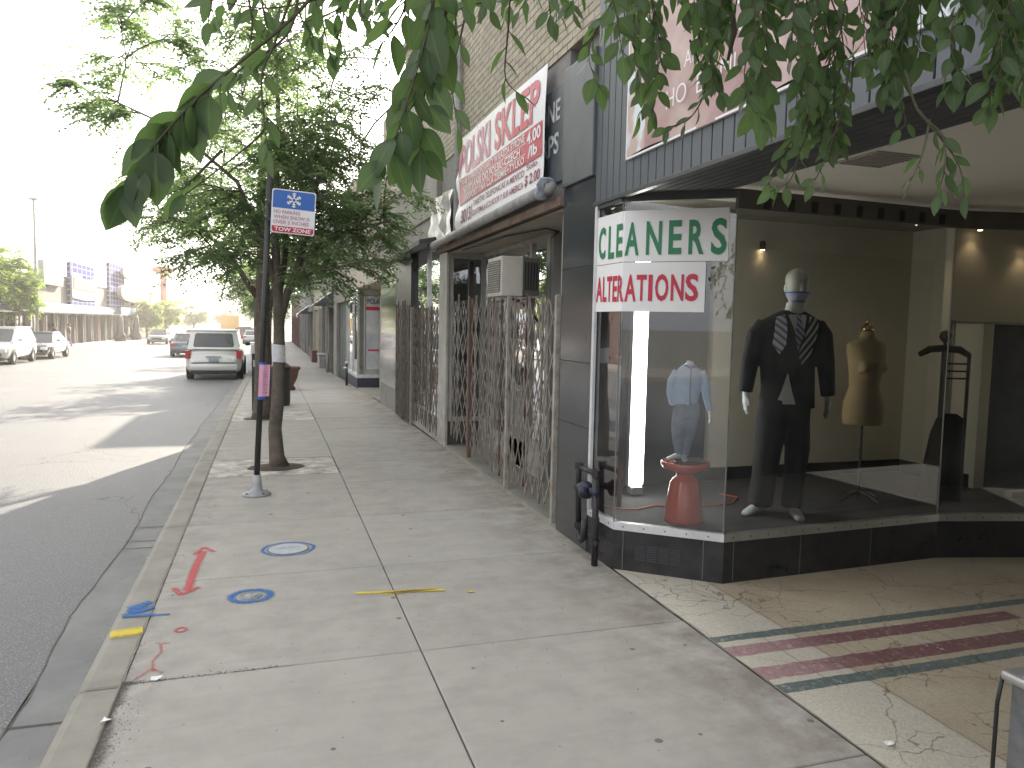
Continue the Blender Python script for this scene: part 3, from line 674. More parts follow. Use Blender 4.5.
dk = MB(); dk.box(6.09, 8.5, 5.60, 5.65, .3, 2.6); dk.build('inner_doorway', MT['darkin'], shop)
m = MB(); m.box(5.575, 5.60, 4.965, 4.985, .33, 1.81); m.box(5.575, 8.5, 4.965, 4.985, 1.79, 1.81); m.build('doorway_frame', MT['offwhite'], shop)
m = MB(); m.add([(5.95, 4.62, .33), (7.4, 4.55, .33), (7.4, 4.63, .33), (5.95, 4.70, .33), (5.95, 4.62, .375), (7.4, 4.55, .375), (7.4, 4.63, .375), (5.95, 4.70, .375)], [(0, 1, 5, 4), (4, 5, 6, 7), (1, 2, 6, 5), (3, 0, 4, 7), (2, 3, 7, 6)]); m.build('threshold', MT['offwhite'], shop)
# near side of the entrance (partly in frame)
m = MB(); m.box(2.275, 2.9, -4, 1.72, 0, .585, .004); m.build('near_bulkhead', M('worn_grey_panel', (.16, .165, .17), (.09, .092, .098), .5, 14, bump=.3), shop)
m = MB(); m.box(2.25, 2.93, -4, 1.745, .585, .618, .012); m.build('near_sill', MT['alu'], shop)
m = MB(); m.quad((2.30, -4, .618), (2.30, 1.70, .618), (2.30, 1.70, 2.6), (2.30, -4, 2.6)); m.build('window_pane', MT['glass3'], shop)
m = MB(); m.box(2.9, 9, -4, 1.4, 0, 2.62); m.build('near_inner_wall', MT['darkin'], shop)
m = MB(); m.box(8.4, 8.5, 1.4, 4.2, 0, 2.62); m.build('entrance_end_wall', MT['wall_in'], shop)
m = MB(); m.tube([(2.262, 1.742, .60), (2.258, 1.752, .5), (2.258, 1.752, .3), (2.26, 1.75, .1), (2.26, 1.75, 0.0)], .007, 6)
tag(m.build('cable', MT['black'], smooth=True), 'black cable hanging down the end of the near metal capped ledge', 'cable')

# fold-round window signs
def path_fn(z0, out=-.012):
    pl = [(2.272, 5.075), A_, B_]; L0 = math.dist(pl[0], pl[1])
    def f(u, v):
        if u < L0: p = seg_pt(pl[0], pl[1], u / L0, -out if False else .006)
        else: p = seg_pt(pl[1], pl[2], (u - L0) / math.dist(pl[1], pl[2]), .006)
        return (p.x, p.y, z0 + v)
    return f, L0
def path_fn2(z0, o):
    pl = [(2.272, 5.075), A_, B_]; L0 = math.dist(pl[0], pl[1]); L1 = math.dist(pl[1], pl[2])
    d1 = Vector((B_[0] - A_[0], B_[1] - A_[1])).normalized(); n1 = Vector((d1.y, -d1.x)); n0 = Vector((-1, 0)); nb = (n0 + n1).normalized()
    def f(u, v):
        k = min(1, max(0, (u - L0 + .03) / .06)); k = k * k * (3 - 2 * k)
        n = (n0 * (1 - k) + n1 * k).normalized()
        p = Vector(pl[0]) + (Vector(pl[1]) - Vector(pl[0])) * (u / L0) if u < L0 else Vector(pl[1]) + d1 * (u - L0)
        return (p.x + n.x * o, p.y + n.y * o, z0 + v)
    return f
def fold_sign(name, label, cat, u0, u1, z0, z1, letters, mt, wob=0.):
    t = thing(name, label, cat, (2.3, 4.7, z0)); f = path_fn2(0, .004); m = MB(); N = 40; vs = []
    for i in range(N + 1):
        u = u0 + (u1 - u0) * i / N
        dz = wob * math.sin(i * .35)
        vs += [f(u, z0 + dz), f(u, z1 + dz * .5)]
    m.add(vs, [(2 * i, 2 * i + 2, 2 * i + 3, 2 * i + 1) for i in range(N)]); m.build('paper_sheet', MT['signplain'], t)
    f2 = path_fn2(0, .008); m = MB()
    for ch, ua, ub, za, zb in letters:
        vs_, fs_, w = text_geo(ch, .025)
        sx = (ub - ua) / w; m.add([f2(ua + u * sx, za + v * (zb - za)) for u, v in vs_], fs_)
    m.build('lettering', mt, t); return t
fold_sign('window_sign', 'white CLEANERS sheet with green capitals folded round the display window corner', 'sign', 0.0, 1.093, 2.142, 2.484,
    [('C', .043, .15, 2.19, 2.402), ('L', .195, .285, 2.183, 2.401), ('E', .315, .395, 2.186, 2.4), ('A', .415, .51, 2.192, 2.403), ('N', .558, .663, 2.194, 2.407), ('E', .708, .794, 2.196, 2.409), ('R', .839, .939, 2.194, 2.409), ('S', .983, 1.083, 2.192, 2.413)], MT['green'])
fold_sign('window_sign', 'white ALTERATIONS sheet with red capitals taped below the green lettered one', 'sign', -.0, .957, 1.807, 2.138,
    [('A', .023, .118, 1.882, 2.051), ('L', .128, .188, 1.882, 2.053), ('T', .192, .268, 1.882, 2.052), ('E', .28, .345, 1.88, 2.05), ('R', .355, .418, 1.88, 2.051), ('A', .422, .5, 1.88, 2.053), ('T', .503, .572, 1.885, 2.053), ('I', .583, .612, 1.885, 2.053), ('O', .629, .718, 1.886, 2.055), ('N', .734, .819, 1.887, 2.054), ('S', .829, .914, 1.887, 2.056)], MT['signred'])

# poster banner on the fascia
t = thing('fascia_banner', 'pale pink photographic banner with white lettering stretched over the charcoal siding', 'banner', (2.2, 3.4, 2.8))
def mat_banner():
    m_, tt = nt('banner_print'); g = G(tt); v = g.geo(); s = g.sep(v)
    n = g.noise(v, 2.2, 3, .5, .6)
    c = g.mix(g.ramp(n, .3, .7), (.52, .38, .36), (.30, .15, .16))
    w_ = g.math('GREATER_THAN', s[1], 4.33); c = g.mix(w_, c, g.mix(g.ramp(g.noise(v, 3.5, 2), .42, .5), (.66, .70, .74), (.50, .38, .34)))
    red = g.math('MULTIPLY', g.math('LESS_THAN', s[1], 2.75), g.math('GREATER_THAN', g.noise(v, 3, 2), .55)); c = g.mix(red, c, (.50, .06, .08))
    wh = g.math('LESS_THAN', s[1], 2.32); c = g.mix(wh, c, g.mix(g.ramp(g.noise(v, 14, 4), .45, .6), (.7, .74, .78), (.22, .25, .27)))
    g.out(g.bsdf(c, .35)); return m_
m = MB(); vs = []; N = 24
for i in range(N + 1):
    y = 4.58 - 2.62 * i / N; b = .006 * math.sin(i * .9)
    vs += [(2.246 - b, y, 2.812 + .015 * math.sin(i * .5)), (2.246 - b, y, 3.98)]
m.add(vs, [(2 * i, 2 * i + 1, 2 * i + 3, 2 * i + 2) for i in range(N)]); m.build('banner_sheet', mat_banner(), t)
m = MB(); m.box(2.242, 2.262, 1.96, 4.585, 2.800, 2.813); m.box(2.242, 2.262, 4.58, 4.592, 2.80, 3.98); m.build('banner_edge', MT['letter_white'], t)
m = MB(); fa = lambda x: (lambda u, v: (x, u * -1 + 0, v))
def face(x): return lambda u, v: (x, -u, v)
for s, y0, z0, h in (('HO  ES, MU', 4.05, 2.985, .11), ('AND CAN', 3.86, 3.17, .085), ('DI', 3.02, 3.34, .12), ('CAND', 3.66, 3.32, .11)):
    put_text(m, s, face(2.231), -y0, z0, h, None, -.01)
m.build('lettering', MT['letter_white'], t)

# gas riser in front of the window corner
t = thing('gas_riser', 'black iron gas pipe loop with a valve standing at the shop window corner', 'pipe', (2.19, 4.95, 0))
X = 2.19
m = MB(); m.tube([(X, 5.10, .655), (X, 5.11, .60), (X, 5.085, .2)], .022, 10); m.tube([(X, 5.085, .20), (X, 5.07, .135), (X, 5.02, .115), (X, 4.985, .14), (X, 4.975, .28)], .024, 10)
m.tube([(X, 5.11, .655), (X, 4.80, .655)], .02, 10); m.tube([(X, 4.80, .66), (X, 4.785, .3), (X, 4.78, .0)], .024, 10); m.build('pipe', MT['blackpipe'], t, smooth=True)
m = MB()
for y, z, r, h in ((5.10, .635, .033, .05), (4.80, .635, .032, .05), (5.085, .19, .033, .05), (4.78, .15, .036, .035), (4.782, .30, .03, .04), (5.10, .48, .03, .04)): m.loft([(X, y, z, r, r), (X, y, z + h, r, r)], 8)
build_parts(m, 'coupling', MT['blackpipe'], t)
m = MB(); m.tube([(X - .005, 5.13, .50), (X - .005, 4.76, .53)], .026, 10); m.loft([(X - .02, 4.93, .46, .04, .05), (X - .02, 4.93, .49, .055, .065), (X - .02, 4.93, .55, .055, .065), (X - .02, 4.93, .575, .03, .035)], 14); m.tube([(X - .03, 4.87, .52), (X - .09, 4.87, .52)], [.03, .035], 10); m.build('valve', MT['valve'], t, smooth=True)

# ================================================================== GATED GROCERY
gro = thing('gated_grocery', 'tan brick shop with cream soffit and a recessed front locked behind folding gates', 'shop', (4, 9, 0))
m = MB(); m.box(2.275, 12, 5.10, 10.48, 3.90, 6.4); m.box(2.275, 12, 10.48, 13.5, 3.98, 6.4); m.box(3.2, 12, 13.5, 22.8, 3.98, 7.6); m.build('brick_wall_and_shade_block', MT['brick'], gro)  # set-back tall block is added to shade the near road
m = MB(); m.box(2.21, 2.6, 5.08, 13.55, 6.4, 6.52, .01); m.box(2.2, 3.3, 13.5, 16.42, 3.975, 4.05, .01); m.build('coping', MT['stone'], gro)
m = MB(); m.box(2.29, 2.8, 5.735, 10.45, 2.70, 3.90); m.build('render_wall', MT['plaster'], gro)
m = MB(); m.box(2.215, 2.7, 10.46, 16.4, 3.24, 3.975, .012); m.box(2.25, 2.7, 10.46, 16.4, 2.9, 3.24); m.build('stone_band', MT['stone'], gro)
m = MB(); m.tube([(2.16, 5.76, 2.82), (2.165, 8, 2.80), (2.165, 10.4, 2.78)], .048, 14); m.build('roller_housing', MT['pipegrey'], gro, smooth=True)
m = MB(); m.box(2.23, 2.29, 5.74, 10.42, 2.67, 2.745, .004); m.build('timber_fascia', MT['redwood'], gro)
m = MB(); rr = random.Random(4); n = 16; vs = []
for i, (x, z, rx) in enumerate([(2.14, 2.78, .02), (2.13, 2.79, .10), (2.13, 2.80, .125), (2.13, 2.82, .115), (2.14, 2.84, .08), (2.16, 2.85, .10), (2.17, 2.86, .07)]):
    pass
m.loft([(2.12, 5.97 - .035 * i, 2.80 + .012 * i, r, r) for i, r in enumerate([.02, .075, .085, .07, .075, .09, .06])], 14)
for i in range(len(m.v)): m.v[i] = tuple(c + rr.uniform(-.012, .012) for c in m.v[i])
# make it stand on its side: rings run along the wall
m.v = [(2.13 + (v[0] - 2.12) * .9, v[1] if False else 5.76 + (v[2] - 2.80) * 2.2, 2.82 + (v[1] - 5.87) * .55) for v in m.v]
m.build('tarp_bundle', MT['tarp'], gro, smooth=True)
m = MB(); m.add([(2.27, 5.74, 2.655), (2.27, 10.0, 2.64), (2.85, 10.0, 2.66), (2.85, 5.74, 2.66), (2.27, 5.74, 2.70), (2.27, 10.0, 2.70), (2.85, 10.0, 2.70), (2.85, 5.74, 2.70)], [(0, 3, 2, 1), (4, 5, 6, 7)]); m.build('soffit', MT['cream'], gro)
m = MB(); m.tube([(2.34, 9.4, 2.637), (2.36, 8.6, 2.625), (2.4, 7.7, 2.64), (2.55, 6.9, 2.635), (2.72, 7.0, 2.63), (2.755, 7.3, 2.60), (2.755, 7.3, 1.6), (2.755, 7.3, .4)], .009, 5); m.build('surface_cable', MT['black'], gro)
# recess front
FX = 2.78
def bars(mb, items):
    for (y0, y1, z0, z1) in items: mb.box(FX - .03, FX + .03, y0, y1, z0, z1, .004)
m = MB(); bars(m, [(7.30, 7.42, .35, 2.655), (7.90, 7.97, .1, 2.655), (9.28, 9.36, .35, 2.655), (9.93, 10.0, 0, 2.655)])
m.box(FX - .026, FX + .026, 7.42, 7.90, 2.0, 2.06); m.box(FX - .026, FX + .026, 7.97, 9.28, 2.0, 2.05); m.box(FX - .026, FX + .026, 7.42, 7.90, .35, .42)
m.box(FX - .026, FX + .026, 7.42, 9.93, 2.60, 2.655); m.box(FX - .026, FX + .026, 9.36, 9.93, .35, .42); m.box(FX - .026, FX + .026, 8.72, 8.78, .05, 2.0); build_parts(m, 'window_frame', MT['offwhite'], gro)
m = MB(); m.box(FX - .02, FX + .02, 7.97, 8.72, .04, 1.99, .01)
dr = m.build('door', M('door_paint', (.30, .30, .28), (.2, .2, .185), .6, 5, dirt=.4), gro)
m = MB(); m.box(FX - .026, FX - .018, 8.07, 8.62, 1.0, 1.88); m.build('pane', MT['glass2'], dr)
m = MB(); m.tube([(FX - .03, 8.07, .95), (FX - .07, 8.07, .95), (FX - .07, 8.17, .95)], .01, 6); m.build('handle', MT['alu'], dr)
for y0, y1, z0, z1 in ((7.42, 7.90, .42, 2.0), (7.42, 7.90, 2.06, 2.60), (7.97, 9.28, 2.05, 2.60), (8.78, 9.28, .42, 2.0), (9.36, 9.93, .42, 2.60)):
    m = MB(); m.quad((FX, y0, z0), (FX, y1, z0), (FX, y1, z1), (FX, y0, z1)); m.build('window_pane', MT['glass2'], gro)
m = MB(); m.box(FX - .02, FX + .03, 7.42, 10, 0, .35); m.build('stall_riser', MT['offwhite'], gro)
m = MB(); m.box(2.36, 2.96, 5.74, 6.0, 0, 2.655); m.box(2.9, 2.96, 6.0, 7.30, 0, 2.655); m.box(2.75, 2.96, 7.22, 7.30, 0, 2.655); m.build('side_wall', MT['plaster'], gro)
m = MB(); m.box(3.6, 3.7, 5.8, 10, 0, 2.65); m.box(2.96, 3.6, 5.8, 5.9, 0, 2.65); m.build('shop_interior', MT['darkin'], gro)
m = MB(); m.box(2.27, 2.95, 5.74, 10.0, -.05, .035); m.build('step', MT['kerb'], gro)
m = MB(); m.box(2.31, 2.9, 10.0, 10.03, 0, 2.655); m.build('return_wall', M('dark_return', (.085, .08, .072), (.05, .048, .045), .6, 3), gro)
m = MB(); m.quad((2.36, 9.99, .42), (2.86, 9.99, .42), (2.86, 9.99, 2.58), (2.36, 9.99, 2.58)); m.build('window_pane', MT['glass2'], gro)
m = MB(); m.box(2.31, 2.36, 9.97, 10.0, .36, 2.65); m.box(2.36, 2.86, 9.97, 10.0, 2.58, 2.65); m.box(2.36, 2.86, 9.97, 10.0, .36, .42); build_parts(m, 'window_frame', MT['offwhite'], gro)
# pier and wrinkled metal wrap between the two gates
m = MB(); m.box(2.262, 2.30, 9.95, 10.42, 0, 2.66, .006); m.build('front_pier', MT['offwhite'], gro)
def crumple(mb, x, y0, y1, z0, z1, ny, nz, amp, seed):
    rr = random.Random(seed); vs = []
    for j in range(nz + 1):
        for i in range(ny + 1):
            vs.append((x + rr.uniform(-amp, amp), y0 + (y1 - y0) * i / ny + rr.uniform(-.02, .02), z0 + (z1 - z0) * j / nz))
    mb.add(vs, [(j * (ny + 1) + i, j * (ny + 1) + i + 1, (j + 1) * (ny + 1) + i + 1, (j + 1) * (ny + 1) + i) for j in range(nz) for i in range(ny)])
m = MB(); crumple(m, 2.20, 9.5, 10.9, 2.72, 3.42, 7, 5, .045, 3); m.build('metal_wrap', MT['galv'], gro, smooth=True)
m = MB(); m.tube([(2.22, 9.25, 2.85), (2.22, 9.25, 5.2)], .045, 8); m.build('downpipe', MT['pipegrey'], gro)
# second bay
m = MB(); m.add([(1.98, 10.46, 2.80), (2.3, 10.46, 2.88), (2.3, 14.2, 2.84), (1.98, 14.2, 2.74), (1.98, 10.46, 2.86), (2.3, 10.46, 2.93), (2.3, 14.2, 2.90), (1.98, 14.2, 2.80)], [(0, 3, 2, 1), (4, 5, 6, 7), (0, 1, 5, 4), (3, 7, 6, 2), (0, 4, 7, 3)]); m.build('canopy', M('dark_canopy', (.07, .07, .068), (.045, .045, .045), .5, 4), gro)
for y0, y1 in ((10.45, 11.36), (11.42, 12.60)):
    m = MB(); m.quad((2.32, y0, .35), (2.32, y1, .35), (2.32, y1, 2.86), (2.32, y0, 2.86)); m.build('window_pane', MT['glass2'], gro)
m = MB(); m.box(2.29, 2.34, 11.36, 11.42, .35, 2.86); m.box(2.29, 2.34, 10.42, 10.46, .3, 2.86); m.box(2.28, 2.36, 10.42, 12.62, .0, .35); build_parts(m, 'window_frame', MT['alu'], gro)
m = MB(); m.box(2.255, 2.6, 12.62, 14.2, -.1, 2.84, .01); m.build('black_pier', MT['bulk'], gro)
m = MB(); m.box(2.28, 2.9, 14.2, 16.38, -.15, .42); m.box(2.28, 2.9, 14.2, 16.38, 2.80, 3.24); build_parts(m, 'polished_pier', MT['plaster'], gro)
m = MB(); m.box(2.262, 2.9, 14.26, 16.3, .42, 2.80); m.build('mirror_cladding', M('polished_cladding', (.42, .43, .42), (.34, .35, .35), .09, 2, metal=.9, bump=.02, rv=.03), gro)
m = MB(); m.box(2.9, 11, 10.5, 16.35, -.2, 3.9); m.build('inner_block', MT['darkin'], gro)

# air conditioner
t = thing('air_conditioner', 'boxy off white window air conditioner jutting out above the gated shop door', 'air conditioner', (2.4, 7.4, 2.0))
m = MB(); m.box(2.19, 2.42, 7.19, 7.69, 1.985, 2.385, .012); m.build('casing', MT['acwhite'], t)
m = MB(); m.box(2.42, 2.60, 7.20, 7.68, 1.995, 2.375, .008); m.build('rear_case', flat('rear_case_grey', (.10, .10, .095), .6), t)
m = MB(); m.box(2.182, 2.192, 7.225, 7.655, 2.03, 2.345); gq = m.build('grille', MT['acgrille'], t)
m = MB()
for k in range(14): m.box(2.176, 2.184, 7.23, 7.65, 2.036 + k * .022, 2.044 + k * .022)
m.build('louvre', flat('louvre_tan', (.33, .32, .29), .5), gq)
m = MB()
for k in range(5): m.box(2.44 + k * .03, 2.452 + k * .03, 7.193, 7.202, 2.05, 2.33)
build_parts(m, 'side_slot', MT['black'], t)
m = MB(); m.tube([(2.3, 7.3, 1.98), (2.45, 7.32, 1.93), (2.76, 7.6, 1.72)], .014, 6); m.build('bracket', MT['rust'], t)

# cctv camera on the second bay
t = thing('security_camera', 'small white security camera on a bracket above the dark canopy', 'camera', (2.1, 13.2, 3.02))
m = MB(); m.box(2.0, 2.06, 13.3, 13.5, 3.02, 3.10, .01); m.build('body', MT['sign_white'], t); m = MB(); m.tube([(2.06, 13.4, 3.06), (2.25, 13.4, 3.1)], .012, 6); m.build('bracket', MT['alu'], t)

# slate phone board
t = thing('slate_sign', 'worn slate blue board lettered ONE and RPS behind the larger white shop banner', 'sign', (2.26, 6.4, 3.3))
m = MB(); m.box(2.25, 2.288, 5.74, 7.4, 2.88, 3.66, .004); m.build('board', MT['phone'], t)
m = MB(); put_text(m, 'PHONE', face(2.246), -6.60, 3.385, .165, .78, .02); put_text(m, 'CARPS', face(2.246), -6.60, 3.12, .165, .76, .02); m.build('lettering', MT['wornletter'], t)

# polish shop banner
t = thing('shop_banner', 'glossy white vinyl banner with crimson POLSKI SKLEP lettering above the gated shop', 'banner', (2.2, 7.6, 2.8))
YR, YL, ZB, ZT = 6.03, 9.12, 2.865, 3.875
def ban(o=0.):
    def f(u, v):   # u: 0 at far (left) edge .. 1 near edge; v 0..1
        b = .03 * math.sin(u * 3.0) + .012 * math.sin(v * 6 + u * 4) + (.05 * max(0, .18 - v) if u > .0 else 0)
        flare = .05 * max(0, 1 - u / .18) * math.sin(v * 14)
        curve = .10 * max(0, .12 - v) * (1 if u > .93 else 0)
        return (2.205 - .02 * (1 - v) - b * .4 - flare * .5 - o, YL + (YR - YL) * u, ZB - .045 * (1 - u) ** 1.2 * (1 - v) + (ZT - ZB) * v + .03 * (1 - u) * v)
    return f
m = MB(); N, K = 40, 12; f = ban()
vs = [f(i / N, j / K) for i in range(N + 1) for j in range(K + 1)]
m.add(vs, [(i * (K + 1) + j, (i + 1) * (K + 1) + j, (i + 1) * (K + 1) + j + 1, i * (K + 1) + j + 1) for i in range(N) for j in range(K)]); m.build('banner_sheet', MT['sign_white'], t, smooth=True)
def btext(mb, s, u0, u1, v0, v1, bold=.02, o=.006, slope=0):
    g_ = ban(o); vs_, fs_, w = text_geo(s, bold)
    mb.add([g_(u0 + x * (u1 - u0) / w, v0 + y * (v1 - v0) + slope * (u0 + x * (u1 - u0) / w)) for x, y in vs_], fs_)
m = MB(); btext(m, 'SKLEP', .525, .955, .60, .93, .028); m.build('lettering', MT['crimson'], t)
m = MB(); btext(m, 'POLSKI', .04, .47, .60, .93, .028); m.build('glare_pale_lettering', MT['crimson_glare'], t)  # left word drawn pale for the glare lying on it
def bstripe(mb, u0, u1, v0, v1, o=.004):
    g_ = ban(o); n = 30; vs = []
    for i in range(n + 1):
        u = u0 + (u1 - u0) * i / n; vs += [g_(u, v0), g_(u, v1)]
    mb.add(vs, [(2 * i, 2 * i + 2, 2 * i + 3, 2 * i + 1) for i in range(n)])
m = MB(); bstripe(m, .05, .985, .275, .555); m.build('crimson_band', MT['crimson'], t)
m = MB(); bstripe(m, .05, .85, .362, .368, .006); bstripe(m, .05, .85, .455, .461, .006)
btext(m, 'TANIE SUPER-RADIO KARTY W KAZDA STRONE', .07, .84, .475, .54, .02, .008); btext(m, 'WYSYLANIE DO POLSKI-CZECH', .11, .80, .38, .445, .03, .008); btext(m, 'TRANSPORT I NA CLA ZIEMIE+TYLKO', .08, .84, .288, .352, .02, .008)
btext(m, '4.00', .86, .975, .43, .53, .03, .008); btext(m, '/lb', .87, .95, .31, .40, .03, .008); m.build('white_lettering', MT['letter_white'], t)
m = MB(); btext(m, 'TARJETAS TELEFONICAS A MEXICO', .27, .84, .175, .235, .01); btext(m, 'GUATEMALA ECUADOR Y SUR AMERICA', .27, .84, .07, .13, .01)
btext(m, 'Solo', .86, .95, .21, .26, .01); btext(m, '$ 2.00', .85, .975, .08, .17, .02); btext(m, '3013', .10, .24, .06, .2, .02); bstripe(m, .252, .258, .05, .22, .006); bstripe(m, .05, .985, .262, .268, .006)
m.build('small_lettering', flat('plum_ink', (.30, .06, .10), .5), t)

# ------------------------------------------------------------------ folding gates
def gate(label, y0, y1, z0, z1, x, mt, nx, nz, zig, loc_posts, seed, mat2=None):
    t = thing('folding_gate', label, 'security gate', (x, y1, 0), group='folding gates')
    rr = random.Random(seed); m = MB(); W = (y1 - y0) / nx
    def px(y): return x - zig * (0.5 - abs(((y - y0) / (y1 - y0)) * 2 % 1 - .5))
    for i in range(nx):
        a = y0 + i * W; b = a + W; H = (z1 - z0) / nz
        for j in range(nz):
            za, zb = z0 + j * H, z0 + (j + 1) * H; q = rr.uniform(-.002, .002)
            for (p, r_) in (((a, za), (b, zb)), ((a, zb), (b, za))):
                off = .006 if p[1] > r_[1] else 0
                P0 = Vector((px(p[0]) - off, p[0], p[1] + q)); P1 = Vector((px(r_[0]) - off, r_[0], r_[1] + q))
                d = (P1 - P0); n_ = Vector((0, -d.z, d.y)).normalized() * .0085
                e = Vector((-.003, 0, 0)); m.add([P0 - n_ + e, P0 + n_ + e, P1 + n_ + e, P1 - n_ + e, P0 - n_ - e, P0 + n_ - e, P1 + n_ - e, P1 - n_ - e], [(0, 1, 2, 3), (7, 6, 5, 4), (0, 3, 7, 4), (1, 5, 6, 2), (0, 4, 5, 1), (3, 2, 6, 7)])
    m.build('lattice', mt, t)
    for i in range(nx + 1):
        y = y0 + i * W; m = MB(); zt = z1 + rr.uniform(-.06, .06) + .05; zl = z0 + rr.uniform(-.06, .02)
        m.box(px(y) - .011, px(y) + .009, y - .007, y + .007, zl, zt); i % 2 == 0 and m.build('upright', mt if i % 3 or not mat2 else mat2, t)
    for y in loc_posts:
        m = MB(); m.box(px(y) - .03, px(y) + .015, y - .022, y + .022, max(0, z0 - .12), z1 + .03, .003); m.build('end_post', MT['post_grey'] if rr.random() < .8 else MT['rust'], t)
    return t
gate('weathered grey folding gate nearest the black marble pilaster', 5.82, 6.66, .16, 1.92, 2.27, MT['iron'], 5, 5, .04, (5.80,), 1, MT['offwhite'])
gate('weathered grey folding gate drawn over the shop door', 6.70, 7.95, .14, 1.95, 2.30, MT['iron'], 10, 5, .08, (7.16,), 2, MT['rust'])
gate('weathered grey folding gate with a wide lattice beside the white pier', 8.02, 9.72, .20, 1.98, 2.30, MT['iron'], 8, 5, .05, (8.72,), 3)
gate('brown folding gate in front of the reflective window', 10.46, 12.4, .12, 1.93, 2.25, MT['iron2'], 11, 6, .04, (12.42,), 4, MT['iron'])
gate('brown folding gate standing against the black pier', 12.55, 13.9, .02, 2.0, 2.22, MT['iron2'], 8, 6, .04, (), 5)

# ================================================================== FARTHER SHOPS, RIGHT SIDE
pol = thing('poland_shop', 'low shop with a window poster headed POLAND and a dark plinth', 'shop', (4, 19, -.1))
m = MB(); m.box(2.9, 11, 16.45, 21.1, -.3, 3.0); m.box(2.28, 2.9, 16.45, 24.0, 2.62, 3.3); m.box(2.5, 11, 21.1, 24.0, 3.0, 3.3); m.box(2.5, 11, 20.55, 24.02, 3.38, 4.6); m.build('wall', MT['cream'], pol)  # box above the coping is added to set the road's shadow edge
m = MB(); m.box(2.22, 11, 16.42, 24.02, 3.3, 3.38); m.build('coping', MT['stone'], pol)
m = MB(); m.box(2.30, 11, 21.24, 24.0, -.4, .12); m.build('plinth', flat('navy_plinth', (.03, .035, .06), .5), pol)
m = MB(); m.box(2.28, 11, 21.22, 24.0, .12, .22, .01); m.build('sill', MT['whitemetal'], pol)
m = MB(); m.box(2.30, 2.36, 21.24, 21.3, .22, 2.62); m.box(2.30, 2.36, 23.9, 24, .22, 2.62); m.box(2.48, 2.52, 21.24, 21.28, .22, 2.62); m.box(2.5, 3.2, 21.24, 21.28, .22, .34); m.box(2.5, 3.2, 21.24, 21.28, 2.45, 2.62); m.box(2.30, 2.34, 22.5, 22.58, .22, 2.62); build_parts(m, 'window_frame', MT['alu'], pol)
m = MB(); m.quad((2.36, 21.29, .22), (3.2, 21.29, .22), (3.2, 21.29, 2.6), (2.36, 21.29, 2.6)); m.quad((2.33, 21.3, .22), (2.33, 24, .22), (2.33, 24, 2.6), (2.33, 21.3, 2.6)); m.build('window_pane', MT['glass2'], pol)
m = MB(); m.box(3.0, 3.1, 21.35, 24, .2, 2.6); m.build('window_backing', MT['wall_in'], pol)
t = thing('window_poster', 'tall pale poster with grey POLAND heading and red band in the far shop window', 'poster', (2.75, 21.2, 1.4))
m = MB(); m.box(2.54, 2.98, 21.225, 21.232, .36, 2.42); m.build('sheet', M('poster_sheet', (.60, .60, .60), (.34, .38, .44), .4, 2.2), t)
m = MB(); m.box(2.54, 2.98, 21.218, 21.223, 2.02, 2.12); m.box(2.60, 2.9, 21.218, 21.223, .88, .93); m.build('red_band', MT['signred'], t)
m = MB(); put_text(m, 'POLAND', lambda u, v: (u, 21.216, v), 2.57, 2.20, .14, .54, .03); m.build('lettering', flat('poster_ink', (.08, .10, .13), .5), t)
m = MB(); m.quad((2.285, 16.4, -.1), (2.9, 16.4, -.1), (2.9, 21.2, -.14), (2.285, 21.2, -.14)); tag(m.build('far_entrance_floor', MT['kerb']), kind='structure')

t = thing('shuttered_shop', 'stone faced shop with a tall dark teal shutter door', 'shop', (4, 26, -.2))
m = MB(); m.box(2.5, 12, 24.05, 29.6, -.5, 4.9); m.box(2.6, 12, 25.5, 29.6, 4.9, 6.4); m.box(2.3, 2.5, 24.05, 24.6, -.5, 4.9); m.box(2.3, 2.5, 28.2, 29.6, -.5, 4.9); m.box(2.3, 2.5, 24.6, 28.2, 2.35, 4.9); m.build('wall', MT['stone'], t)  # upper box above the coping is added to deepen the road shadow
m = MB(); m.box(2.40, 2.47, 24.6, 28.2, -.4, 2.35); m.build('shutter', M('teal_shutter', (.04, .065, .07), (.03, .045, .05), .5, 3), t)
m = MB(); m.box(2.2, 2.6, 24.05, 29.6, 4.9, 5.05); m.build('coping', MT['stone'], t)
specs = [(29.7, 36.5, 6.2, 'stone', 'pale stone shop with twin pilasters and a small ledge, third beyond the poster window'), (36.6, 44, 6.6, 'cream', 'cream shop front with narrow dark windows halfway down the block'),
         (44.1, 53, 6.4, 'stucco', 'beige rendered shop front with wide dark windows far down the block'), (53.1, 66, 6.6, 'plaster', 'grey rendered shop front near the end of the block'), (66.1, 92, 4.6, 'redbrick', 'dull brick building closing the far end of the block')]
